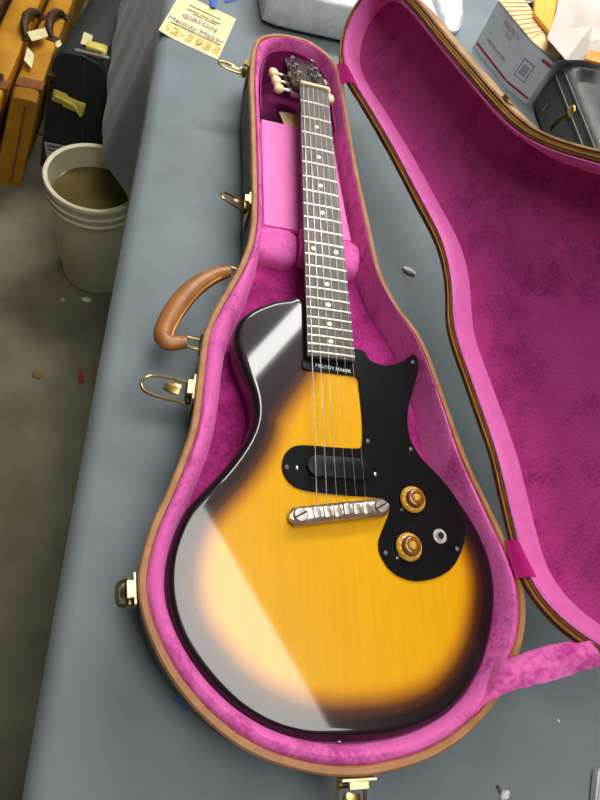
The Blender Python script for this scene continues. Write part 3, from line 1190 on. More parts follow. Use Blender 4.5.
loft(bm, [[Vector((p.x, p.y, btop(p.x, p.y) + 0.0003)) for p in pg_loop], [Vector((p.x, p.y, btop(p.x, p.y) + 0.0020)) for p in pg_loop],
          [Vector((p.x, p.y, btop(p.x, p.y) + 0.0026)) for p in inset(pg_loop, 0.0008)]], cap0=True, cap1=True)
pg = obj('pickguard', bm, 'black_plastic', GT)
PGZ = 0.0026
bm = B()
add_lathe(bm, [(0, 0.0012), (0.0012, 0.0011), (0.0024, 0.0004), (0.0024, -0.0004), (0, -0.0004)], 12)
scr0 = obj('guard_screw', bm, 'screw_dull', pg, smooth=True)
sc_px = [(0.105, 0.1839), (0.0388, 0.0791), (0.0889, 0.0737), (-0.0517, 0.0441), (0.048, -0.0381), (0.1286, -0.0324)]
for i, (x, y) in enumerate(sc_px):
    if i == 0:
        scr0.location = (x, y, btop(x, y) + PGZ)
    else:
        place(scr0, 'guard_screw', (x, y, btop(x, y) + PGZ), pg)

# lettering on the plate at the end of the fretboard
tl = [(-0.0181, 0.1645), (0.0255, 0.1613), (0.0041, 0.1629)]
ta = math.atan2(tl[1][1] - tl[0][1], tl[1][0] - tl[0][0])
text_obj('lettering', 'MELODY MAKER', 0.0058, 'white_print', pg, (tl[2][0], tl[2][1], btop(*tl[2]) + PGZ + 0.0002), (math.atan(BS), 0, ta), sx=0.98)

# pickup: oblong black cover with two screws
pk = [(-0.0316, 0.046), (0.0392, 0.0452), (-0.0411, 0.044), (0.0441, 0.0424)]
pa, pb = Vector(pk[0]), Vector(pk[1])
pu = (pb - pa).normalized()
pv = Vector((-pu.y, pu.x))
half_w = 0.0115


def capsule(sc=1.0, n=14):
    out_ = []
    for k in range(n + 1):
        a = -PI / 2 + PI * k / n
        out_.append(pb - pu * half_w + (pu * math.cos(a) + pv * math.sin(a)) * half_w * sc)
    for k in range(n + 1):
        a = PI / 2 + PI * k / n
        out_.append(pa + pu * half_w + (pu * math.cos(a) + pv * math.sin(a)) * half_w * sc)
    return out_


bm = B()
loft(bm, [[Vector((p.x, p.y, btop(p.x, p.y) + z)) for p in capsule(s_)] for s_, z in ((1, PGZ - 0.0005), (1, 0.0072), (0.96, 0.0080), (0.88, 0.0083))], cap0=True, cap1=True)
pick = obj('pickup', bm, 'pickup_black', GT, smooth=True)
for x, y in pk[2:]:
    bm = B()
    add_lathe(bm, [(0, 0.0016), (0.0015, 0.0014), (0.0026, 0.0004), (0.0026, -0.0004), (0, -0.0004)], 12, (x, y, btop(x, y) + PGZ))
    obj('pickup_screw', bm, 'steel', pick, smooth=True)

# wraparound bridge on two slotted studs
br = [(-0.0417, -0.0061), (0.0426, 0.0058)]
ba, bb = Vector(br[0]), Vector(br[1])
bu = (bb - ba).normalized()
bv = Vector((-bu.y, bu.x))


def bfr(u_, v_, z):
    p = ba + bu * u_ + bv * v_
    return Vector((p.x, p.y, btop(p.x, p.y) + z))


BL = (bb - ba).length
bm = B()
secs = []
for k in range(25):
    q = k / 24
    u_ = -0.010 + (BL + 0.020) * q
    e = abs(2 * q - 1)
    endr = math.sqrt(max(0, 1 - max(0, (e - 0.90) / 0.10) ** 2)) if e > 0.90 else 1
    hw = 0.0092 * max(0.35, endr)
    arch = 0.0115 + (0.0022 * (1 - (e / 0.8) ** 2) if e < 0.8 else -0.001)
    secs.append([bfr(u_, hw * math.cos(a), 0.0075 + (arch - 0.0075 + 0.0012) * math.sin(a) if math.sin(a) >= 0 else 0.0075 + 0.0045 * math.sin(a)) for a in [2 * PI * j / 16 for j in range(16)]])
loft(bm, secs, closed=True, cap0=True, cap1=True)
brg = obj('bridge', bm, 'nickel', GT, smooth=True)
for k in range(6):
    u_ = BL / 2 - 0.026 + 0.0104 * k
    bm = B()
    M_ = Matrix.Rotation(math.atan2(bu.y, bu.x), 3, 'Z')
    add_box(bm, bfr(u_, 0.0005 - 0.0008 * (k % 3), 0.0136 + 0.0010 * (1 - ((k - 2.5) / 2.5) ** 2)), (0.0080, 0.0110, 0.0024), M=M_, bev=0.001, seg=3)
    obj('string_saddle', bm, 'nickel', brg, smooth=True)
for u_ in (0, BL):
    c = bfr(u_, 0, 0)
    bm = B()
    add_lathe(bm, [(0, 0.0148), (0.0062, 0.0148), (0.0072, 0.0138), (0.0072, 0.0112), (0.0045, 0.0110), (0.0045, 0.0)], 24, c)
    st = obj('stud', bm, 'nickel', brg, smooth=True)
    bm = B()
    add_box(bm, c + Vector((0, 0, 0.0147)), (0.0125, 0.0016, 0.0006), M=Matrix.Rotation(0.5, 3, 'Z'))
    obj('slot', bm, 'dark_hole', st)

# strings
gauges = [0.00052, 0.00042, 0.00035, 0.00025, 0.00020, 0.00018]
for k in range(6):
    q = k / 5
    xn = -0.0178 + 0.0356 * q
    u_ = BL / 2 - 0.026 + 0.0104 * k
    eb = bfr(u_, 0.003, 0.0152)
    pts = [Vector((xn, S + 0.002, 0.0030)), eb, bfr(u_, -0.006, 0.0135)]
    x, y = tun[(0, 1, 2, 5, 4, 3)[k]]
    tp = Vector((x, y, hs_z(y) + 0.007))
    bm = B()
    add_tube(bm, [tp] + pts, gauges[k], 6)
    obj('string', bm, 'string_steel', GT)

# control knobs, bell shaped amber
kn = [(0.0827, 0.0165), (0.0722, -0.0323)]
for i, (x, y) in enumerate(kn):
    t = bpy.data.objects.new('control_knob', None)
    COL.objects.link(t)
    t.parent = GT
    t.location = (x, y, btop(x, y) + PGZ + 0.0015)
    t.rotation_euler = (math.atan(BS), 0, 0.4 + i)
    bm = B()
    prof = [(0, 0.0), (0.0125, 0.0), (0.0142, 0.0015), (0.0142, 0.0028), (0.0126, 0.0046), (0.0098, 0.0056)]
    add_lathe(bm, prof, 40)
    obj('skirt', bm, 'amber', t, smooth=True)
    bm = B()
    add_lathe(bm, [(0.0104, 0.0050), (0.0098, 0.0072), (0.0092, 0.0098), (0.0080, 0.0108), (0.0050, 0.0109), (0.0046, 0.0104), (0, 0.0104)], 36)
    obj('crown', bm, 'amber_deep', t, smooth=True)
    bm = B()
    add_lathe(bm, [(0.0042, 0.0103), (0.0036, 0.0114), (0.0018, 0.0121), (0, 0.0122)], 20)
    obj('cap', bm, 'amber', t, smooth=True)
    bm = B()
    for a in range(11):
        an = 2 * PI * a / 13
        add_box(bm, (0.0112 * math.cos(an), 0.0112 * math.sin(an), 0.0053), (0.0016, 0.0007, 0.0008), M=Matrix.Rotation(an, 3, 'Z'))
    obj('numerals', bm, 'white_print', t)
    bm = B()
    add_tube(bm, [(0.004, 0, -0.0008), (0.0160, 0, -0.0008), (0.0185, 0, 0.0004)], [0.002, 0.0016, 0.0006], 8, flat=0.3)
    o = obj('pointer', bm, 'steel', t, smooth=True)
    o.rotation_euler = (0, 0, PI - 0.2 - i + 0.5)
jx, jy = [(0.1103, -0.0199)][0]
t = bpy.data.objects.new('output_jack', None)
COL.objects.link(t)
t.parent = GT
t.location = (jx, jy, btop(jx, jy) + PGZ)
bm = B()
add_lathe(bm, [(0.0036, 0.0028), (0.0048, 0.0030), (0.0052, 0.0022), (0.0052, 0.0012), (0.0074, 0.0010), (0.0078, 0.0), (0.0036, 0.0)], 28)
obj('jack_ring', bm, 'jack_metal', t, smooth=True)
bm = B()
add_lathe(bm, [(0, 0.0012), (0.0037, 0.0012), (0.0037, 0.0), (0, 0)], 20)
obj('jack_hole', bm, 'dark_hole', t)

# strap button on the tail
bm = B()
add_tube(bm, [(-0.004, -0.196, -0.035), (-0.004, -0.203, -0.035), (-0.004, -0.206, -0.035)], [0.004, 0.0045, 0.007], 14)
obj('strap_button', bm, 'nickel', GT)

# ================================================================== THINGS IN AND AROUND THE CASE
def slab(name, corners, th_, m, label, cat, group=None, parent=None):
    """flat piece with thickness from its corner points (counter-clockwise)"""
    c = [Vector(p) for p in corners]
    nv = (c[1] - c[0]).cross(c[-1] - c[0]).normalized()
    if nv.z < 0:
        nv = -nv
    ctr = sum(c, Vector()) / len(c)
    b_ = B()
    loft(b_, [[p - ctr for p in c], [p - ctr + nv * th_ for p in c]], cap0=True, cap1=True)
    o = obj(name, b_, m, parent)
    o.location = ctr
    if label:
        tag(o, label, cat, group)
    return o


slab('paper_card', [(-0.0388, 0.6382, 0.05), (-0.004, 0.6432, 0.05), (-0.0094, 0.5914, 0.062), (-0.0336, 0.589, 0.062)], 0.0006, 'paper_tan', 'small tan paper card tucked behind the guitar neck in the case', 'card')

# price tag with handwriting
TG = [(-0.2329, 0.8415, 0.002), (-0.1311, 0.8081, 0.002), (-0.0938, 0.9491, 0.002), (-0.2034, 0.9754, 0.002)]
tg = thing('price_tag', 'cream paper price tag with yellow handwriting on the grey cloth', 'tag', TG[0])
c0 = Vector(TG[0])
tu = Vector(TG[1]) - c0
tv = Vector(TG[3]) - c0
bm = B()
rows = []
for j in range(7):
    rows.append([tu * (i / 8) + tv * (j / 6) + Vector((0, 0, 0.004 * max(0, 0.25 - i / 8) * (1 - j / 6) * 4 - 0.0012)) for i in range(9)])
thick_strip(bm, rows, (0, 0, 1), 0.0005)
obj('paper', bm, 'paper_cream', tg)
tang = math.atan2(tu.y, tu.x)
for body_, q, sz, m_ in (('GIBSON', 0.53, 0.016, 'ink_blue'), ('Melody Maker', 0.36, 0.0155, 'ink_blue'), ('62-3935', 0.14, 0.028, 'ink_yellow')):
    p = tu * 0.5 + tv * q
    text_obj('writing', body_, sz, m_, tg, (p.x, p.y, 0.0012), (0, 0, tang), sx=1.15)
for q, qa, qb in ((0.28, 0.08, 0.94), (0.80, 0.22, 0.78), (0.70, 0.22, 0.42), (0.70, 0.46, 0.60), (0.70, 0.64, 0.80), (0.65, 0.34, 0.50), (0.65, 0.54, 0.74)):
    bm = B()
    p0, p1 = tu * qa + tv * q, tu * qb + tv * q
    add_tube(bm, [p0 + Vector((0, 0, 0.0008)), p1 + Vector((0, 0, 0.0008))], 0.0007, 6)
    obj('ruled_line', bm, 'ink_brown', tg)
slab('tape', [(-0.15, 0.9903, 0.005), (-0.1351, 0.9879, 0.005), (-0.1403, 0.9509, 0.0045), (-0.1494, 0.9512, 0.0045)], 0.0006, 'tape_blue', 'short blue tape strip at the top of the cream price tag', 'tape')
slab('tape', [(-0.1274, 1.0026, 0.001), (-0.1032, 1.0282, 0.001), (-0.1009, 1.0026, 0.001), (-0.1232, 0.9817, 0.001)], 0.0006, 'tape_blue', 'blue tape strip beside the white foam-wrapped package', 'tape')
slab('tape', [(-0.1375, -0.1527, 0.001), (-0.124, -0.1631, 0.001), (-0.1311, -0.1685, 0.001), (-0.1436, -0.1582, 0.001)], 0.0006, 'tape_blue', 'blue tape end poking out from under the guitar case', 'tape')

# white foam-wrapped package behind the head of the case
FP = [(-0.0529, 0.9338), (0.1611, 0.9543)]
fa, fbb = Vector(FP[0]), Vector(FP[1])
fu = (fbb - fa).normalized()
fv = Vector((-fu.y, fu.x))
pkg = thing('foam_package', 'white foam-wrapped package on the cloth behind the case head', 'package', (fa.x, fa.y, 0.0))
bm = B()
secs = []
PH, PD = 0.075, 0.24
for i in range(17):
    q = i / 16
    u_ = q * 0.34
    e = 1 - 0.06 * abs(2 * q - 1) ** 10
    sec = []
    for j in range(28):
        a = 2 * PI * j / 28
        cx = math.copysign(abs(math.cos(a)) ** 0.26, math.cos(a))
        cz = math.copysign(abs(math.sin(a)) ** 0.26, math.sin(a))
        p = fu * u_ + fv * (PD / 2 + PD / 2 * cx * e)
        wob = 0.002 * noise.noise(Vector((u_ * 30, j * 0.6, 0)))
        sec.append(Vector((p.x, p.y, PH / 2 + PH / 2 * cz * e + wob + 0.002)))
    secs.append(sec)
loft(bm, secs, closed=True, cap0=True, cap1=True)
obj('wrap', bm, 'foam_wrap', pkg, smooth=True)
# white pouch seen past the lid edge
bm = B()
pw = [(0.3285, 1.2605, 0.003), (0.4171, 1.3062, 0.003), (0.408, 1.1721, 0.003), (0.3808, 1.1069, 0.003), (0.3515, 1.1084, 0.003), (0.3342, 1.1681, 0.003)]
cc = sum((Vector(p) for p in pw), Vector()) / len(pw)
pl_ = [Vector(p) - cc for p in pw]
loop_ = [Vector((p.x, p.y)) for p in spline([(p.x, p.y) for p in pl_], 40)]
loft(bm, [[Vector((p.x, p.y, 0)) for p in loop_], [Vector((p.x * 1.02, p.y * 1.02, 0.010)) for p in loop_], [Vector((p.x * .8, p.y * .8, 0.024 + 0.004 * noise.noise(Vector((p.x * 40, p.y * 40, 0))))) for p in loop_],
          [Vector((p.x * .4, p.y * .4, 0.028)) for p in loop_]], cap0=True, cap1=True)
tag(obj('foam_pouch', bm, 'foam_wrap', smooth=True, loc=(cc.x, cc.y, 0.0005)), 'white padded pouch between the lid and the shipping carton', 'pouch')

# shipping carton with creased front and open flap
ct = thing('shipping_carton', 'white shipping carton with red stripes behind the case lid', 'box', (0.423, 1.083, 0))
ft_ = [(0, 0), (0.050, -0.116), (0.094, -0.160), (0.235, -0.100), (0.160, 0.075)]
CH = 0.096
bm = B()
loft(bm, [[Vector((x, y, 0.0005)) for x, y in ft_], [Vector((x, y, CH)) for x, y in ft_]], cap0=True)
ctr2 = Vector((sum(x for x, y in ft_) / 5, sum(y for x, y in ft_) / 5))
inn = [ctr2 + (Vector(p) - ctr2) * 0.965 for p in ft_]
loft(bm, [[Vector((x, y, CH)) for x, y in ft_], [Vector((p.x, p.y, CH)) for p in inn], [Vector((p.x, p.y, 0.004)) for p in inn]], cap1=True)
bmesh.ops.remove_doubles(bm, verts=bm.verts[:], dist=1e-5)
obj('carton_body', bm, 'carton_white', ct)
bm = B()                                       # corrugated flap folded inward along the front
fl_o = [Vector((0, 0, CH + 0.001)), Vector((0.050, -0.116, CH + 0.001)), Vector((0.094, -0.160, CH + 0.001))]
fl_i = [Vector((0.052, 0.022, CH + 0.012)), Vector((0.088, -0.080, CH + 0.012)), Vector((0.116, -0.134, CH + 0.008))]
thick_strip(bm, [[fl_o[0], fl_i[0]], [fl_o[1], fl_i[1]], [fl_o[2], fl_i[2]]], (0, 0, 1), 0.004)
fo = obj('carton_flap', bm, 'carton_brown', ct)
for k in range(9):
    q = (k + 0.5) / 9
    a0 = fl_o[0].lerp(fl_o[1], q)
    a1 = fl_i[0].lerp(fl_i[1], min(1, q + 0.16))
    bm = B()
    add_tube(bm, [a0 + Vector((0, 0, 0.0004)), a1 + Vector((0, 0, 0.0004))], 0.0011, 6)
    obj('flute_line', bm, 'carton_line', fo)
f1, f2 = Vector((0, 0, 0)), Vector((0.050, -0.116, 0))
fdir = (f2 - f1).normalized()
fnrm = Vector((fdir.y, -fdir.x, 0))
if fnrm.x > 0:
    fnrm = -fnrm


def face_quad(u0, u1, z0_, z1_, m, name, base=f1, dr=fdir, nr=fnrm):
    b_ = B()
    c_ = [base + dr * u0 + Vector((0, 0, z0_)), base + dr * u1 + Vector((0, 0, z0_)), base + dr * u1 + Vector((0, 0, z1_)), base + dr * u0 + Vector((0, 0, z1_))]
    loft(b_, [[p + nr * 0.0002 for p in c_], [p + nr * 0.0006 for p in c_]], cap0=True, cap1=True)
    return obj(name, b_, m, ct)


face_quad(0.004, 0.124, 0.010, 0.014, 'print_red', 'red_stripe')
g1, g2 = Vector((0.050, -0.116, 0)), Vector((0.094, -0.160, 0))
gdir = (g2 - g1).normalized()
gn = Vector((gdir.y, -gdir.x, 0))
if gn.x > 0:
    gn = -gn
face_quad(0.0, 0.060, 0.010, 0.014, 'print_red', 'red_stripe', g1, gdir, gn)
face_quad(0.038, 0.062, 0.080, 0.086, 'print_red', 'red_stripe', g1, gdir, gn)
face_quad(0.006, 0.034, 0.030, 0.066, 'print_blue', 'label_frame', g1, gdir, gn)
face_quad(0.008, 0.032, 0.032, 0.064, 'carton_white', 'label_field', g1 + gn * 0.0005, gdir, gn)
for k in range(7):
    face_quad(0.012 + k * 0.0024, 0.0132 + k * 0.0024, 0.038, 0.058, 'print_blue', 'barcode_bar', g1 + gn * 0.0010, gdir, gn)
fr_ = Matrix((fdir, Vector((0, 0, 1)), fnrm)).transposed()
er = fr_.to_euler()
for body_, u_, z_, sz, m_ in (('PRIORITY', 0.070, 0.080, 0.013, 'print_rose'), ('MAIL', 0.070, 0.068, 0.011, 'print_grey'), ('TRACKED INSURED', 0.060, 0.034, 0.008, 'print_grey')):
    p = f1 + fdir * u_ + fnrm * 0.0004 + Vector((0, 0, z_))
    text_obj('print', body_, sz, m_, ct, p, er)

# orange envelope, white paper and tan scrap behind
slab('padded_envelope', [(0.4844, 1.036, 0.109), (0.5066, 0.9781, 0.109), (0.6056, 1.2077, 0.109), (0.5328, 1.2091, 0.109)], 0.006, 'envelope', 'orange padded envelope standing behind the shipping carton', 'envelope')
bm = B()
wp = [(0.4835, 0.943, 0.12), (0.5283, 1.037, 0.124), (0.5826, 1.1823, 0.128), (0.8392, 1.31, 0.132), (0.7025, 0.9384, 0.124), (0.6082, 0.9222, 0.118), (0.5636, 0.9103, 0.118), (0.513, 0.8894, 0.118)]
c = sum((Vector(p) for p in wp), Vector()) / len(wp)
top_c = bm.verts.new((0, 0, 0.012))
vt = [bm.verts.new(Vector(p) - c) for p in wp]
md = [bm.verts.new((Vector(p) - c) * 0.55 + Vector((0, 0, 0.010 + 0.008 * (i % 2)))) for i, p in enumerate(wp)]
lo_ = [bm.verts.new(((Vector(p) - c).x * 0.94 + 0.012, (Vector(p) - c).y * 0.94 + 0.02, 0.1165 - c.z)) for p in wp]
n_ = len(wp)
for i in range(n_):
    j = (i + 1) % n_
    bm.faces.new((vt[i], vt[j], md[j], md[i]))
    bm.faces.new((md[i], md[j], top_c))
    bm.faces.new((lo_[i], lo_[j], vt[j], vt[i]))
bm.faces.new(list(reversed(lo_)))
tag(obj('paper_bag', bm, 'white_paper', loc=c), 'crumpled white paper lying behind the small grey case', 'bag')
slab('leather_scrap', [(0.5319, 0.8692, 0.134), (0.5819, 0.8744, 0.134), (0.597, 0.9179, 0.134), (0.5556, 0.9068, 0.134)], 0.004, 'tan_leather', 'tan leather scrap lying on the white paper bag', 'scrap')

# small grey hard case with white stitching
sm = thing('accessory_case', 'small dark grey case with white stitching behind the lid', 'case', (0.530, 0.640, 0.0))
SW, SL, SH = 0.26, 0.285, 0.074
bm = B()
add_box(bm, (SW / 2, SL / 2, SH / 2 + 0.0005), (SW, SL, SH), bev=0.012, seg=4)
obj('case_base', bm, 'case_grey', sm, smooth=True)
bm = B()
secs = []
for (d_, z) in ((0.000, SH - 0.004), (-0.002, SH + 0.002), (-0.002, SH + 0.018), (0.002, SH + 0.026), (0.010, SH + 0.032), (0.022, SH + 0.034), (0.06, SH + 0.036)):
    rr_ = 0.03
    lo2 = []
    for (cx, cy, a0) in ((SW - rr_, SL - rr_, 0), (rr_, SL - rr_, PI / 2), (rr_, rr_, PI), (SW - rr_, rr_, 1.5 * PI)):
        for k in range(7):
            a = a0 + PI / 2 * k / 6
            lo2.append(Vector((cx + rr_ * math.cos(a), cy + rr_ * math.sin(a))))
    lo2 = [Vector((SW / 2 + (p.x - SW / 2) * (1 - 2 * d_ / SW), SL / 2 + (p.y - SL / 2) * (1 - 2 * d_ / SL))) for p in lo2]
    secs.append([Vector((p.x, p.y, z)) for p in lo2])
loft(bm, secs, closed=True, cap0=True, cap1=True)
sl = obj('case_lid', bm, 'case_grey', sm, smooth=True)
bm = B()
add_tube(bm, [(-0.002, 0.02, SH + 0.022), (-0.002, SL - 0.02, SH + 0.022)], 0.0022, 8)
obj('lid_welt', bm, 'case_grey', sl, smooth=True)
bm = B()
for k in range(38):
    y = 0.02 + k * (SL - 0.04) / 37
    add_box(bm, (-0.0028, y, SH + 0.004), (0.0012, 0.0042, 0.0014))
st_ = obj('stitching', bm, 'thread', sl)
tag(st_, kind='stuff')
lt = bpy.data.objects.new('latch', None)
COL.objects.link(lt)
lt.parent = sm
lt.location = (-0.003, 0.155, SH)
bm = B()
add_lathe(bm, [(0, 0.006), (0.006, 0.006), (0.010, 0.003), (0.011, 0)], 18, (0, 0, 0.008), Matrix.Rotation(-PI / 2, 3, 'Y'))
obj('latch_boss', bm, 'brass', lt, smooth=True)
bm = B()
add_tube(bm, [(-0.003, 0, 0.004), (-0.010, 0, -0.012), (-0.016, -0.002, -0.030), (-0.012, -0.004, -0.042)], [0.005, 0.006, 0.005, 0.003], 10, flat=0.5)
obj('latch_tongue', bm, 'brass_dark', lt, smooth=True)
bm = B()
add_box(bm, (-0.0012, 0.235, 0.032), (0.0024, 0.006, 0.016), bev=0.0006)
obj('rivet_bar', bm, 'brass', sm)

# foam bits and scraps on the cloth
def crumb(name, p, s, m, label, cat, rz=0, z=0.0, group=None):
    b_ = B()
    bmesh.ops.create_icosphere(b_, subdivisions=2, radius=1.0)
    for v in b_.verts:
        k = 1 + 0.35 * noise.noise(v.co * 1.7 + Vector((p[0] * 50, p[1] * 50, 0)))
        v.co = Vector((v.co.x * s[0] * k, v.co.y * s[1] * k, max(-0.55, v.co.z) * s[2] * k))
    zmin = min(v.co.z for v in b_.verts)
    o = obj(name, b_, m)
    o.location = (p[0], p[1], z - zmin)
    o.rotation_euler = (0, 0, rz)
    return tag(o, label, cat, group)


fc = [(0.1743, 0.407), (0.1895, -0.2573), (0.1824, -0.2526), (0.2719, -0.1971), (0.296, -0.1828)]
crumb('foam_bit', fc[0], (0.0115, 0.0050, 0.004), 'foam_bit', 'white foam sliver on the cloth between case and lid', 'scrap', rz=-0.45)
crumb('foam_bit', fc[1], (0.0060, 0.0040, 0.003), 'foam_bit', 'white foam crumb on the cloth below the case', 'scrap', rz=0.4)
slab('clear_scrap', [(0.1815, -0.2494, 0.001), (0.1845, -0.2486, 0.002), (0.188, -0.2565, 0.001), (0.1854, -0.258, 0.001)], 0.0006, 'case_grey', 'dark thin scrap beside the white foam crumb', 'scrap')
crumb('lint_speck', fc[3], (0.0018, 0.0018, 0.0012), 'foam_bit', 'white lint speck on the cloth below the pink strap', 'scrap')
bm = B()
sh = [(0.2878, -0.2712), (0.3018, -0.2424), (0.3289, -0.2424), (0.3257, -0.2981), (0.2828, -0.2943)]
cc = sum((Vector(p) for p in sh), Vector((0, 0))) / len(sh)
prism(bm, [(p[0] - cc.x, p[1] - cc.y) for p in sh], 0.0005, 0.012)
bmesh.ops.bevel(bm, geom=bm.edges[:], offset=0.002, segments=2, affect='EDGES')
tag(obj('foam_sheet', bm, 'foam_wrap', loc=(cc.x, cc.y, 0), smooth=True), 'corner of a white foam sheet at the lower right table edge', 'foam')

# ================================================================== ON THE FLOOR
bk = thing('bucket', 'cream plastic bucket standing on the concrete floor', 'bucket', (-0.364, 0.931, FLOOR_Z))
HB = 0.335
bm = B()
add_lathe(bm, [(0, 0.0), (0.090, 0.0), (0.095, 0.006), (0.104, 0.245), (0.104, HB - 0.012), (0.1015, HB - 0.012), (0.1005, 0.245), (0.091, 0.010), (0, 0.008)], 56)
obj('pail', bm, 'pail', bk, smooth=True)
bm = B()
add_lathe(bm, [(0.1015, HB - 0.014), (0.1005, HB - 0.002), (0.103, HB), (0.110, HB), (0.112, HB - 0.003), (0.112, HB - 0.010), (0.108, HB - 0.012), (0.108, HB - 0.030)], 56)
obj('rim', bm, 'pail', bk, smooth=True)
for zz in (HB - 0.036, HB - 0.058):
    bm = B()
    add_lathe(bm, [(0.1035, zz + 0.006), (0.111, zz + 0.005), (0.112, zz + 0.002), (0.111, zz - 0.001), (0.1035, zz - 0.003)], 56)
    obj('rib', bm, 'pail', bk, smooth=True)
bm = B()
add_lathe(bm, [(0, 0.0), (0.098, 0.0), (0.0995, 0.0006), (0.0985, -0.012), (0, -0.012)], 48)
tag(obj('water', bm, 'pail_water', loc=(-0.364, 0.931, FLOOR_Z + 0.272)), 'murky olive water standing in the cream bucket', 'water')


def floor_case(name, label, sec0, y0, ln, shear, m, parts=True):
    """case standing on its long edge; sec0 = four (x, z) corners of the near end, bl br tr tl"""
    t_ = thing(name, label, 'guitar case', (sum(p[0] for p in sec0) / 4, y0, FLOOR_Z))
    ox = t_.location.x
    b_ = B()
    secs_ = []
    for q in (0, 0.02, 0.5, 0.9, 1.0):
        yy = ln * q
        k = 1 if 0.02 <= q <= 0.9 else 0.94
        cx = sum(p[0] for p in sec0) / 4 - ox
        cz = sum(p[1] for p in sec0) / 4
        s_ = []
        base = [Vector((p[0] - ox + shear * q, p[1])) for p in sec0]
        m_ = sum(base, Vector((0, 0))) / 4
        pts_ = []
        for i in range(4):
            a_, b2, c2 = base[i - 1], base[i], base[(i + 1) % 4]
            pts_ += [b2 + (a_ - b2).normalized() * 0.014, b2 + ((a_ - b2).normalized() + (c2 - b2).normalized()) * 0.004, b2 + (c2 - b2).normalized() * 0.014]
        zc = min(p[1] for p in sec0)
        pts_ = [Vector((m_.x + (p.x - m_.x) * k, zc + (p.y - zc) * k if p.y > zc + 0.02 else p.y)) for p in pts_]
        secs_.append([Vector((p.x, yy, p.y - FLOOR_Z + 0.001)) for p in pts_])
    loft(b_, secs_, closed=True, cap0=True, cap1=True)
    obj('case_body', b_, m, t_, smooth=True)
    return t_, ox


def band(t_, ox, sec0, y0_, y1_, shear, ln, m, name, grow=0.003):
    b_ = B()
    secs_ = []
    for yy in (y0_, y1_):
        base = [Vector((p[0] - ox + shear * yy / ln, p[1] - FLOOR_Z)) for p in sec0]
        m_ = sum(base, Vector((0, 0))) / 4
        secs_.append([Vector((p.x + math.copysign(grow, p.x - m_.x), yy, max(0.001, p.y + math.copysign(grow, p.y - m_.y)))) for p in base])
    loft(b_, secs_, closed=True, cap0=True, cap1=True)
    return obj(name, b_, m, t_)


def hold(t_, x, y, z, ang, m):
    """small strap handle lying on the spine"""
    b_ = B()
    c_, s_ = math.cos(ang), math.sin(ang)
    pts_ = [(-0.055, 0, 0.002), (-0.05, 0.006, 0.014), (-0.03, 0.014, 0.022), (0, 0.018, 0.025), (0.03, 0.014, 0.022), (0.05, 0.006, 0.014), (0.055, 0, 0.002)]
    add_tube(b_, [(x + u * c_ - v * s_, y + u * s_ + v * c_, z + w_) for u, v, w_ in pts_], [0.006, 0.008, 0.010, 0.011, 0.010, 0.008, 0.006], 10)
    h_ = obj('handle', b_, m, t_, smooth=True)
    for e in (-0.055, 0.055):
        b_ = B()
        add_box(b_, (x + e * c_, y + e * s_, z + 0.002), (0.022, 0.026, 0.006), M=Matrix.Rotation(ang, 3, 'Z'), bev=0.002)
        obj('handle_loop', b_, 'brown_dark', h_)
    return h_


ANG = math.atan2(0.43, 0.06)
SEC2 = [(-0.690, FLOOR_Z), (-0.615, FLOOR_Z), (-0.526, -0.44), (-0.588, -0.44)]
c2, ox2 = floor_case('tweed_case', 'golden tweed case with leather end leaning against the black case', SEC2, 1.185, 0.95, 0.05, 'tweed_gold')
band(c2, ox2, SEC2, 0.020, 0.055, 0.05, 0.95, 'tweed_trim', 'end_trim')
hold(c2, -0.545 - ox2 + 0.022, 0.29, -0.44 - FLOOR_Z, ANG, 'brown_dark')
for yy, mm_ in ((0.10, 'brown_dark'), (0.62, 'brass_dark')):
    bm = B()
    add_box(bm, (-0.520 - ox2 + yy * 0.1, yy, -0.445 - FLOOR_Z), (0.020, 0.030, 0.016), bev=0.003)
    obj('latch', bm, mm_, c2)
bm = B()
add_box(bm, (0.006, -0.0005, -0.61 - FLOOR_Z), (0.006, 0.003, 0.27), M=Matrix.Rotation(0.27, 3, 'Y'))
obj('end_seam', bm, 'tweed_trim', c2)
SEC1 = [(-0.788, FLOOR_Z), (-0.710, FLOOR_Z), (-0.604, -0.44), (-0.676, -0.44)]
c1, ox1 = floor_case('tweed_case', 'golden tweed case with cream hang tags next to a dark case', SEC1, 1.14, 0.98, 0.05, 'tweed_gold')
band(c1, ox1, SEC1, 0.04, 0.075, 0.05, 0.98, 'tweed_trim', 'end_trim')
hold(c1, -0.600 - ox1 + 0.02, 0.31, -0.44 - FLOOR_Z, ANG, 'brown_dark')
bm = B()
add_box(bm, (-0.628 - ox1, 0.07, -0.438 - FLOOR_Z), (0.030, 0.040, 0.012), bev=0.003)
obj('latch', bm, 'brass_dark', c1)
SEC0 = [(-0.880, FLOOR_Z), (-0.790, FLOOR_Z), (-0.682, -0.43), (-0.765, -0.43)]
c0_, ox0 = floor_case('brown_case', 'dark brown guitar case standing at the left edge', SEC0, 1.16, 0.98, 0.05, 'brown_dark')
band(c0_, ox0, SEC0, 0.02, 0.05, 0.10, 0.98, 'tolex_black', 'end_trim')


# hang tags on the tweed cases
def hang_tag(px3, label, m='paper_cream'):
    o = slab('hang_tag', px3, 0.0008, m, label, 'tag')
    return o


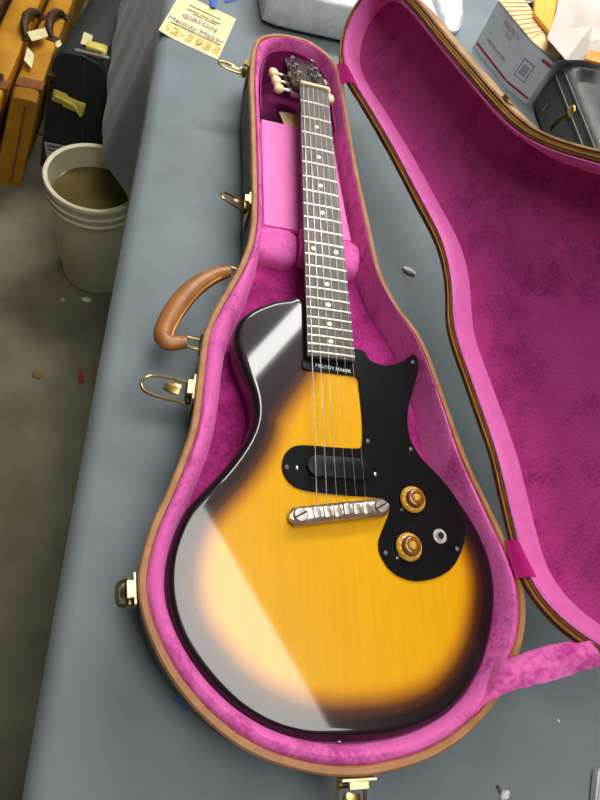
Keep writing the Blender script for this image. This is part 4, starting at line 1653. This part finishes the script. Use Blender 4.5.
hang_tag([(-0.5835, 1.3829, -0.412), (-0.5457, 1.4177, -0.412), (-0.5333, 1.3856, -0.412), (-0.566, 1.3495, -0.412)], 'cream hang tag lying across the tweed case handle')
hang_tag([(-0.5753, 1.3351, -0.42), (-0.5557, 1.3139, -0.424), (-0.554, 1.261, -0.424), (-0.5743, 1.2812, -0.42)], 'long cream hang tag hanging below the other one')
hang_tag([(-0.5139, 1.3701, -0.412), (-0.5036, 1.3833, -0.412), (-0.4949, 1.3653, -0.412), (-0.5057, 1.3477, -0.412)], 'tiny white tag beside the black case top')
slab('sticker', [(-0.4631, 1.6133, -0.436), (-0.4524, 1.6261, -0.436), (-0.4422, 1.5984, -0.436), (-0.4511, 1.5718, -0.436)], 0.0008, 'tape_blue', 'blue round sticker on the golden tweed case', 'sticker')

# black case standing upright
kb = thing('black_case', 'black hardshell case with gold latch standing behind the bucket', 'guitar case', (-0.46, 1.285, FLOOR_Z))
prof = [(-0.578, -0.760), (-0.533, -0.535), (-0.516, -0.440), (-0.506, -0.405), (-0.490, -0.382), (-0.466, -0.373), (-0.430, -0.372), (-0.392, -0.384), (-0.378, -0.402), (-0.380, -0.535), (-0.400, -0.760)]
bm = B()
lp0 = [Vector((x + 0.46, 0, z - FLOOR_Z + 0.0005)) for x, z in prof]
ctr3 = sum(lp0, Vector()) / len(lp0)
sec_a = [ctr3 + (p - ctr3) * 0.97 for p in lp0]
sec_a[0].z = sec_a[-1].z = 0.0005
loft(bm, [sec_a, [p + Vector((0, 0.012, 0)) for p in lp0], [p + Vector((0.10, 0.55, 0)) for p in lp0], [p + Vector((0.115, 0.62, 0)) * 1.0 for p in sec_a]], closed=True, cap0=True, cap1=True)
obj('case_body', bm, 'tolex_black', kb, smooth=True)
bm = B()
seam_pts = [(-0.428, -0.372, 0.005), (-0.430, -0.40, -0.003), (-0.438, -0.535, -0.003), (-0.452, -0.70, -0.003)]
add_tube(bm, [(x + 0.46, y, z - FLOOR_Z) for x, z, y in seam_pts], 0.0018, 6)
obj('seam', bm, 'case_grey', kb)
bl = bpy.data.objects.new('latch', None)
COL.objects.link(bl)
bl.parent = kb
bl.location = (-0.474 + 0.46, -0.004, -0.512 - FLOOR_Z)
bl.rotation_euler = (0, math.radians(14), 0)
for (x, z, sx, sz, dd) in ((-0.024, 0.004, 0.036, 0.036, 0.004), (0.008, 0.0, 0.044, 0.034, 0.009), (0.034, -0.004, 0.014, 0.044, 0.006)):
    bm = B()
    add_box(bm, (x, -dd / 2, z), (sx, dd, sz), bev=0.003)
    obj('latch_piece', bm, 'gold_bright', bl, smooth=True)
bm = B()
add_tube(bm, [(-0.034, -0.006, 0.004), (-0.012, -0.012, 0.008), (0.012, -0.012, 0.004), (0.030, -0.010, -0.016), (0.034, -0.008, -0.024)], 0.004, 8)
obj('latch_bail', bm, 'gold_bright', bl, smooth=True)
tl_ = bpy.data.objects.new('latch', None)
COL.objects.link(tl_)
tl_.parent = kb
tl_.location = (-0.405 + 0.46, 0.035, -0.372 - FLOOR_Z)
for (x, y, sx, sy) in ((0, 0, 0.045, 0.026), (0.022, -0.004, 0.012, 0.030)):
    bm = B()
    add_box(bm, (x, y, 0.006), (sx, sy, 0.012), bev=0.003)
    obj('latch_piece', bm, 'gold_bright', tl_, smooth=True)
bm = B()
add_box(bm, (-0.405 + 0.46 - 0.005, 0.010, -0.372 - FLOOR_Z + 0.002), (0.085, 0.010, 0.006), bev=0.001)
obj('edge_strip', bm, 'steel', kb)
for px, py in ((-0.560, -0.640), (-0.500, -0.655)):
    bm = B()
    add_lathe(bm, [(0, 0.003), (0.005, 0.002), (0.006, 0)], 12, (px + 0.46, -0.001, py - FLOOR_Z), Matrix.Rotation(PI / 2, 3, 'X'))
    obj('rivet', bm, 'brass_dark', kb)
slab('paper_label', [(-0.4414, 1.3176, -0.366), (-0.4188, 1.319, -0.366), (-0.4169, 1.3625, -0.366), (-0.4398, 1.3697, -0.366)], 0.001, 'paper_cream', 'cream paper label on top of the black case', 'label')
sk = thing('case_sticker', 'white printed sticker on the black case behind the bucket rim', 'sticker', (-0.525, 1.279, -0.690))
bm = B()
add_box(bm, (0, 0, 0), (0.055, 0.0015, 0.060))
obj('sticker_paper', bm, 'grey_print', sk)
for k in range(3):
    bm = B()
    add_box(bm, (-0.004, -0.0012, 0.020 - k * 0.014), (0.036 - 0.006 * k, 0.001, 0.005))
    obj('print_line', bm, 'case_grey', sk)

# chips on the concrete
fd = [(-0.4406, 0.8029), (-0.3827, 0.813), (-0.3637, 0.5713), (-0.4651, 0.565), (-0.5147, 1.0014), (-0.44, 0.8166)]
crumb('debris_chip', fd[0], (0.006, 0.005, 0.004), 'debris_white', 'small white chip on the floor below the bucket', 'debris', z=FLOOR_Z)
crumb('debris_chip', fd[1], (0.013, 0.008, 0.005), 'debris_white', 'white flake on the floor next to the table cloth', 'debris', z=FLOOR_Z)
crumb('debris_chip', fd[2], (0.007, 0.022, 0.005), 'debris_red', 'red plastic bit on the concrete floor', 'debris', rz=0.2, z=FLOOR_Z)
crumb('debris_chip', fd[3], (0.014, 0.011, 0.005), 'debris_brown', 'brown leaf scrap on the concrete floor', 'debris', z=FLOOR_Z)
